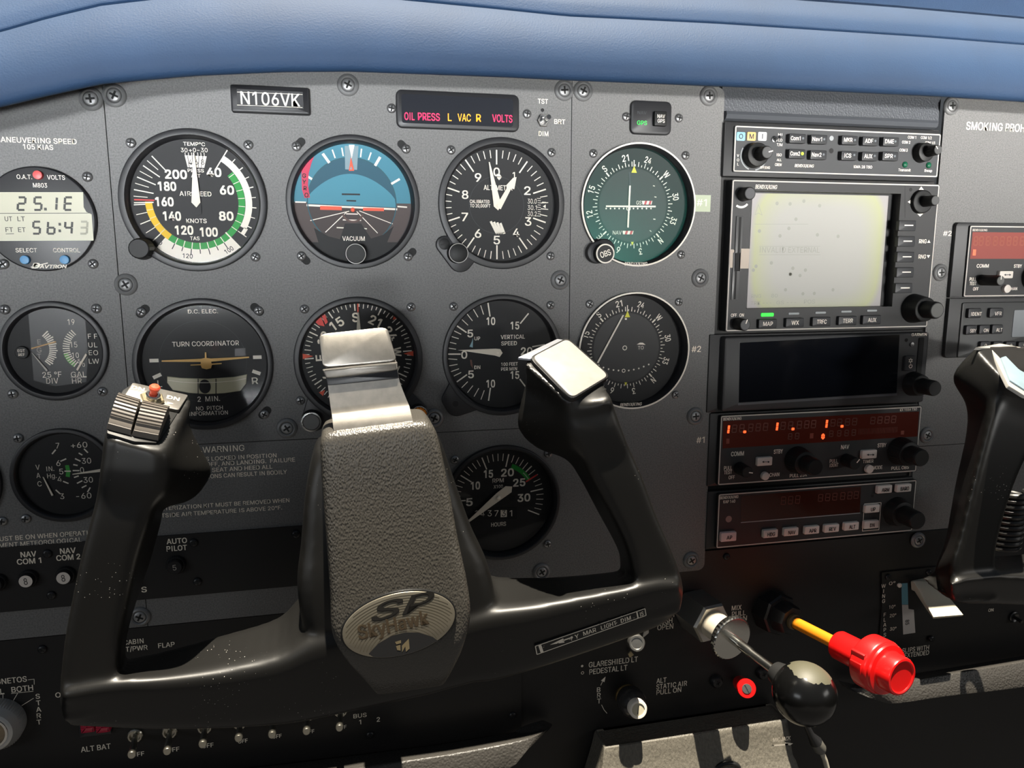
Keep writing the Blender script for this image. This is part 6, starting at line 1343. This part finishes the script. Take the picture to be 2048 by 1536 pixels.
p = U(1258, 1268, 0); q = U(1274, 1287, 32); M, L = axis_M(t, p, q)
mb = MB(); mb.lathe([(4.0, -2), (4.0, 12), (5.4, 12.6), (5.6, L-1), (5.0, L), (3.9, L), (3.6, L-.5), (.01, L-.4)], SATIN, n=36, M=M); mb.build('knob', t.o, 32)
mb = MB(); slab(mb, t.c, [U(1284, 1278, 3), U(1291, 1252, 3), U(1297, 1252, 3), U(1298, 1266, 3)], 1, SATIN, .2, .1); slab(mb, t.c, [U(1256, 1308, 2), U(1262, 1302, 2), U(1268, 1310, 2), U(1260, 1316, 2)], 1, mat('brass_chip', (.4, .33, .2), .4, .7), .2, .1); mb.build('bracket', t.o, 30)
# flap lever
t = Thing('flap_switch', 'wing flap selector with white lever in a black slotted plate', 'flap lever', *kp('L8', 1270, 290), d=-2.2)
mb = MB(); t.pl(mb, 'L8', [(1095, 545), (1450, 500), (1440, 48), (1090, 85)], 1.4, BLACKP)
a0 = t.pt('L8', 1092, 315, 1.4); a1 = t.pt('L8', 1446, 290, 1.4); b0 = t.pt('L8', 1270, 525, 1.4); b1 = t.pt('L8', 1270, 65, 1.4)
mb.box((a0[0]+a1[0])/2, (b0[1]+b1[1])/2, a1[0]-a0[0], b1[1]-b0[1], 0, 1.3, BLACKP, .6, .3)
c = 1.55
for st, x, y in (('0°', 1160, 156), ('10°', 1160, 315), ('20°', 1165, 373), ('30°', 1166, 463)): t.txt(mb, st, 'L8', x, y, 22, c, PWHITE, 42, 0, .01)
for i, ch in enumerate('WING'): t.txt(mb, ch, 'L8', 1102, 175+i*34, 24, c, PWHITE, None, 0, .01)
for i, ch in enumerate('FLAPS'): t.txt(mb, ch, 'L8', 1110, 368+i*34, 24, c, PWHITE, None, 0, .01)
mb.build('plate', t.o, 30)
mb = MB(); t.pl(mb, 'L8', [(1225, 300), (1268, 300), (1264, 155), (1222, 158)], c, mat('strip_blue', (.12, .32, .40), .5)); t.pl(mb, 'L8', [(1234, 502), (1316, 490), (1306, 335), (1270, 330), (1268, 302), (1226, 302)], c, mat('strip_white', (.55, .53, .50), .5)); t.txt(mb, '85', 'L8', 1262, 420, 26, c+.1, BLACKI, 30, -85); mb.build('speed_strip', t.o, 0)
mb = MB(); a, b = t.pt('L8', 1212, 172, 2.5); mb.lathe([(1.6, 0), (1.8, 2.6), (.01, 3.2)], NEEDLE, a, b, 18); mb.build('position_pointer', t.o)
LEV = mat('ivory_lever', (.60, .56, .44), .45)
mb = MB()
u8 = lambda x, y, d: U(*kp('L8', x, y), d)
secs = [[u8(1285, 140, 0), u8(1400, 118, 0), u8(1400, 175, 0), u8(1290, 205, 0)], [u8(1300, 140, 5), u8(1475, 150, 5), u8(1470, 205, 3), u8(1310, 215, 3)], [u8(1345, 212, 12), u8(1512, 202, 12), u8(1505, 260, 8), u8(1345, 270, 8)], [u8(1382, 288, 19), u8(1566, 272, 19), u8(1560, 330, 14), u8(1392, 340, 14)], [u8(1436, 384, 33), u8(1640, 368, 33), u8(1632, 378, 29), u8(1436, 396, 29)]]
mb.rings([[abc(Vector(p_)+Vector((0, 0, 0)), Vector((t.c.x, t.c.y, t.c.z))) for p_ in rounded([Vector(p__) for p__ in s_], .12)] for s_ in secs], LEV); mb.build('lever', t.o, 30)
screws(t, [kp('L8', 1132, 115), kp('L8', 1405, 85), kp('L8', 1422, 530)], 'b', c=1.4)
t = Thing('toggle_switch', 'dark switch just under the right yoke beside the ON lettering', 'switch', *kp('L8', 1970, 372), d=-2.2)
mb = MB(); a, b = t.pt('L8', 1975, 380, 0); mb.lathe([(4.6, 0), (4.6, 1.5), (3.8, 2), (2.6, 1.2), (.01, 1.0)], mat('dark_nickel', (.06, .06, .06), .3, .8), a, b, 20); mb.tube([(a, b, 1), (a+.5, b-1, 8)], [1.2, 1.5], MATS['dark_nickel']); mb.build('switch_body', t.o)

# breakers
def breaker(px, py, lab, r, legend, white, k=1.0):
    t = Thing('circuit_breaker', lab, 'circuit breaker', px, py, d=1.2, group='circuit breakers in the black strip')
    R = r*mmx(px, py); mb = MB(); mb.lathe([(R*1.28, 0), (R*1.28, 1.2), (R*1.15, 2.2), (R*1.0, 2.2), (R*1.0, 1.0)], BN, n=36, rib=(.01, .1, 2)); mb.build('collar', t.o)
    mb = MB(); mb.lathe([(R*.96, 0), (R*.96, 4.2), (R*.88, 4.9), (.01, 4.9)], BN, n=36)
    mb.disc(0, 0, R*.86, 5.0, mat('breaker_white', (.74, .67, .60), .5) if white else BN, 32); mb.text(legend, 0, 0, R*(.95 if white else .75), 5.1, BLACKI if white else DIMW, R*.45, 5, 0.0); mb.build('button', t.o)
breaker(*kp('L1', 262, 795), 'white topped circuit breaker marked 8 under NAV COM 1', 16, '8', True)
breaker(*kp('L1', 598, 766), 'white topped circuit breaker marked 8 under NAV COM 2', 16, '8', True)
breaker(*kp('L1', 1592, 672), 'black circuit breaker marked 5 under AUTO PILOT', 16, '5', False)
breaker(*kp('L1', -18, 830), 'black circuit breaker cut off by the left picture edge', 16, '5', False)
breaker(*kp('L1', 1165, 830), 'black circuit breaker mostly hidden behind the left yoke grip', 16, '5', False)
# ignition switch
t = Thing('ignition_switch', 'round silver ignition switch with ridged rim at the lower left edge', 'ignition switch', *kp('L2', -5, 690))
R = t.sy('L2', 0, 690, 195)
IG = mat('ignition_grey', (.50, .50, .49), .38, .5)
mb = MB(); mb.lathe([(R, 0), (R, 6.5), (R*.95, 8)], IG, n=120, rib=(.02, 0.1, 7)); mb.lathe([(R*.95, 8), (R*.80, 12.5), (R*.72, 13.2), (R*.62, 13.2), (R*.60, 11.5)], IG, n=72); mb.build('rim', t.o, 25)
mb = MB(); mb.lathe([(R*.66, 13.1), (R*.64, 13.7), (R*.56, 13.7), (R*.54, 11)], CHROME, n=60); mb.build('chrome_ring', t.o); mb = MB(); mb.lathe([(R*.55, 12.2), (.01, 12.4)], mat('lock_brass', (.28, .22, .15), .45, .7, vary=(200, .3)), n=48); mb.box(-1, -1.5, R*.75, 2.0, 12, 12.6, DARKSLOT); mb.build('lock_cylinder', t.o)
# red master rocker
t = Thing('master_switch', 'red ALT BAT master rocker switch under the left end of the yoke', 'switch', 187, 1452)
mb = MB(); t.box(mb, 'L2', 808, 755, 280, 130, -.2, 2.5, BEZEL, .5, .4); mb.build('switch_frame', t.o, 30)
for x in (742, 872):
    mb = MB(); t.box(mb, 'L2', x, 742, 122, 112, 1, 6, mat('crimson_rocker', (.45, .015, .05), .3), .6, 1.0)
    for i in range(4): t.box(mb, 'L2', x, 712+i*14, 112, 5, 6, 6.5, MATS['crimson_rocker'])
    mb.build('rocker', t.o, 30)
# toggles
TG = mat('toggle_steel', (.42, .40, .34), .28, .95)
names = ['first silver toggle right of the red master switch', 'second silver toggle right of the red master switch', 'third silver toggle right of the red master switch', 'fourth silver toggle right of the red master switch', 'third silver toggle left of the BUS lettering', 'second silver toggle left of the BUS lettering', 'silver toggle nearest the BUS lettering']
for (bx, by, tx, ty), lab in zip(((271, 1470, 263, 1511), (340, 1462, 334, 1504), (410, 1453, 405, 1490), (480, 1444, 477, 1478), (546, 1436, 544, 1471), (615, 1428, 613, 1464), (681, 1420, 679, 1457)), names):
    t = Thing('toggle_switch', lab, 'toggle switch', bx, by, group='toggle switches along the bottom of the switch panel')
    mb = MB(); mb.lathe([(4.7, -.2), (4.7, 1.4), (4.1, 2.0), (3.2, 2.0), (3.0, .4), (.01, .3)], TG, n=12); mb.build('ring_nut', t.o, 25)
    q = U(tx, ty, 25); mb = MB(); mb.tube([(0, 0, .5), ((q.x-t.c.x)*.5, (q.z-t.c.z)*.5, 12), (q.x-t.c.x, q.z-t.c.z, 24.3), ((q.x-t.c.x)*1.02, (q.z-t.c.z)*1.02, 25)], [1.4, 1.9, 2.45, 2.0], TG, 16); mb.build('bat_lever', t.o)

# padded ledges
LED_ = mat('pedestal_vinyl', (.115, .105, .085), .5, bump=('noise', 700, 1.0, .7, (1, 1, .3)), vary=(500, .18))
BOL = mat('bolster_vinyl', (.040, .037, .033), .45, bump=('voronoi', 700, .8, .5))
def ledge(name, label, rows, mt, cat='padding'):
    t = Thing(name, label, cat, *rows[0][0][:2]); mb = MB()
    loft(mb, [[U(*p_) for p_ in r_] for r_ in rows], mt, Vector((t.c.x, 0, t.c.z)), .1, 3); return t, mb
# left knee bolster: back top, front ridge, front bottom, back bottom (px, py, mm in front of the panel)
def bol(a, rgd, bot, d): 
    A = U(*a, 2); C = U(*bot, d+7); return [A, U(*rgd, d), C, bk(C, 2)]
t = Thing('knee_bolster', 'black padded knee bolster along the bottom below the toggle switches', 'padding', 900, 1520); mb = MB()
rows = [bol((-60, 1600), (-60, 1645), (-60, 1730), 28), bol((480, 1537), (480, 1580), (470, 1670), 28), bol((749, 1505), (749, 1531), (735, 1610), 27), bol((900, 1485), (900, 1508), (885, 1575), 26), bol((1040, 1461), (1040, 1481), (1010, 1545), 25), bol((1085, 1452), (1082, 1466), (1055, 1500), 20), bol((1104, 1448), (1103, 1453), (1095, 1462), 8)]
loft(mb, rows, BOL, Vector((t.c.x, 0, t.c.z)), .08, 3); mb.build('padding', t.o, 40)
t = Thing('knee_bolster', 'black padded ledge below the red mixture knob at the lower right', 'padding', 1900, 1370); mb = MB()
rows = [bol((1684, 1372), (1690, 1374), (1700, 1380), 9), bol((1720, 1366), (1728, 1376), (1765, 1405), 18), bol((1780, 1355), (1780, 1368), (1800, 1408), 25), bol((1890, 1337), (1890, 1349), (1896, 1394), 26), bol((2048, 1311), (2048, 1322), (2050, 1376), 26), bol((2300, 1270), (2300, 1280), (2300, 1335), 26)]
loft(mb, rows, BOL, Vector((t.c.x, 0, t.c.z)), .08, 3); mb.build('padding', t.o, 40)
t = Thing('pedestal_cover', 'grey vinyl pedestal cover with MIC JACK lettering at the bottom centre', 'pedestal', 1390, 1500); R_ = Vector((t.c.x, 0, t.c.z)); mb = MB()
D = 20
def ped(l, rr, d): return [U(*l, d), U(*rr, d), bk(U(*rr, d), -1), bk(U(*l, d), -1)]
top_ = [bk(U(1211, 1495, D), 4)+Vector((0, 0, 2)), bk(U(1574, 1438, D), 4)+Vector((0, 0, 2))]
loft(mb, [ped((1213, 1494), (1570, 1438), D-3), ped((1209, 1497), (1575, 1441), D), ped((1206, 1530), (1582, 1480), D+4), ped((1203, 1560), (1588, 1512), D+8), ped((1198, 1600), (1600, 1540), D+13), ped((1185, 1760), (1640, 1690), D+38)], LED_, R_, .035, 3); mb.build('cover', t.o, 40)
K['M8'] = (1180, 1400, 3.938)
mb = MB(); dd = D+5.0
def pm(x, y): v = U(*kp('M8', x, y), dd); return (v.x-t.c.x, v.z-t.c.z)
a, b = pm(1510, 308); mb.text('MIC JACK', a, b, 3.2, dd, PWHITE, 14.0, -1.5, .02)
mb.line(pm(1450, 358), pm(1560, 350), 1.5, dd, PWHITE); mb.poly([pm(1540, 378), pm(1600, 342), pm(1535, 332)], dd, PWHITE); mb.build('lettering', t.o, 0)
# hand microphone hoop and cable
t = Thing('microphone_clip', 'round black and chrome hoop with pale disc at the bottom edge of the pedestal', 'clip', 1440, 1530, d=D+4)
mb = MB(); a, b = t.pt('M8', 1050, 560, 0)
mb.tube([(a+11*math.cos(2*PI*i/48), b+9*math.sin(2*PI*i/48), 4) for i in range(49)], 2.0, mat('hoop_black', (.02, .02, .02), .25, .3), 12, cap=False); mb.build('hoop', t.o)
mb = MB(); mb.lathe([(8.5, 0), (8.5, 2.5), (.01, 2.6)], mat('pale_disc', (.50, .44, .36), .5), a-1, b-2, 32); mb.build('disc', t.o)
t = Thing('cable_plug', 'black plug with grey cable hanging beneath the throttle ball', 'cable', 1632, 1478, d=20)
P_ = [U(1610, 1445, 30), U(1622, 1470, 30), U(1632, 1484, 30)]; Q_ = [U(1637, 1490, 30), U(1650, 1520, 30), U(1668, 1590, 30)]
f_ = lambda v: (v.x-t.c.x, v.z-t.c.z, -v.y-20)
mb = MB(); mb.tube([f_(v) for v in P_], [2.0, 2.6, 4.6], BN, 16); mb.tube([f_(P_[2]), f_(U(1640, 1497, 30)), f_(U(1643, 1502, 30))], [4.4, 4.6, 3.4], mat('plug_grey', (.12, .115, .10), .4), 18); mb.build('plug', t.o)
mb = MB(); mb.tube([f_(U(1640, 1497, 30)), f_(Q_[1]), f_(Q_[2])], 1.9, mat('cable_grey', (.40, .37, .30), .45), 12); mb.build('cable', t.o)
S.cycles.use_denoising = True
S.cycles.max_bounces = 6; S.cycles.transparent_max_bounces = 8
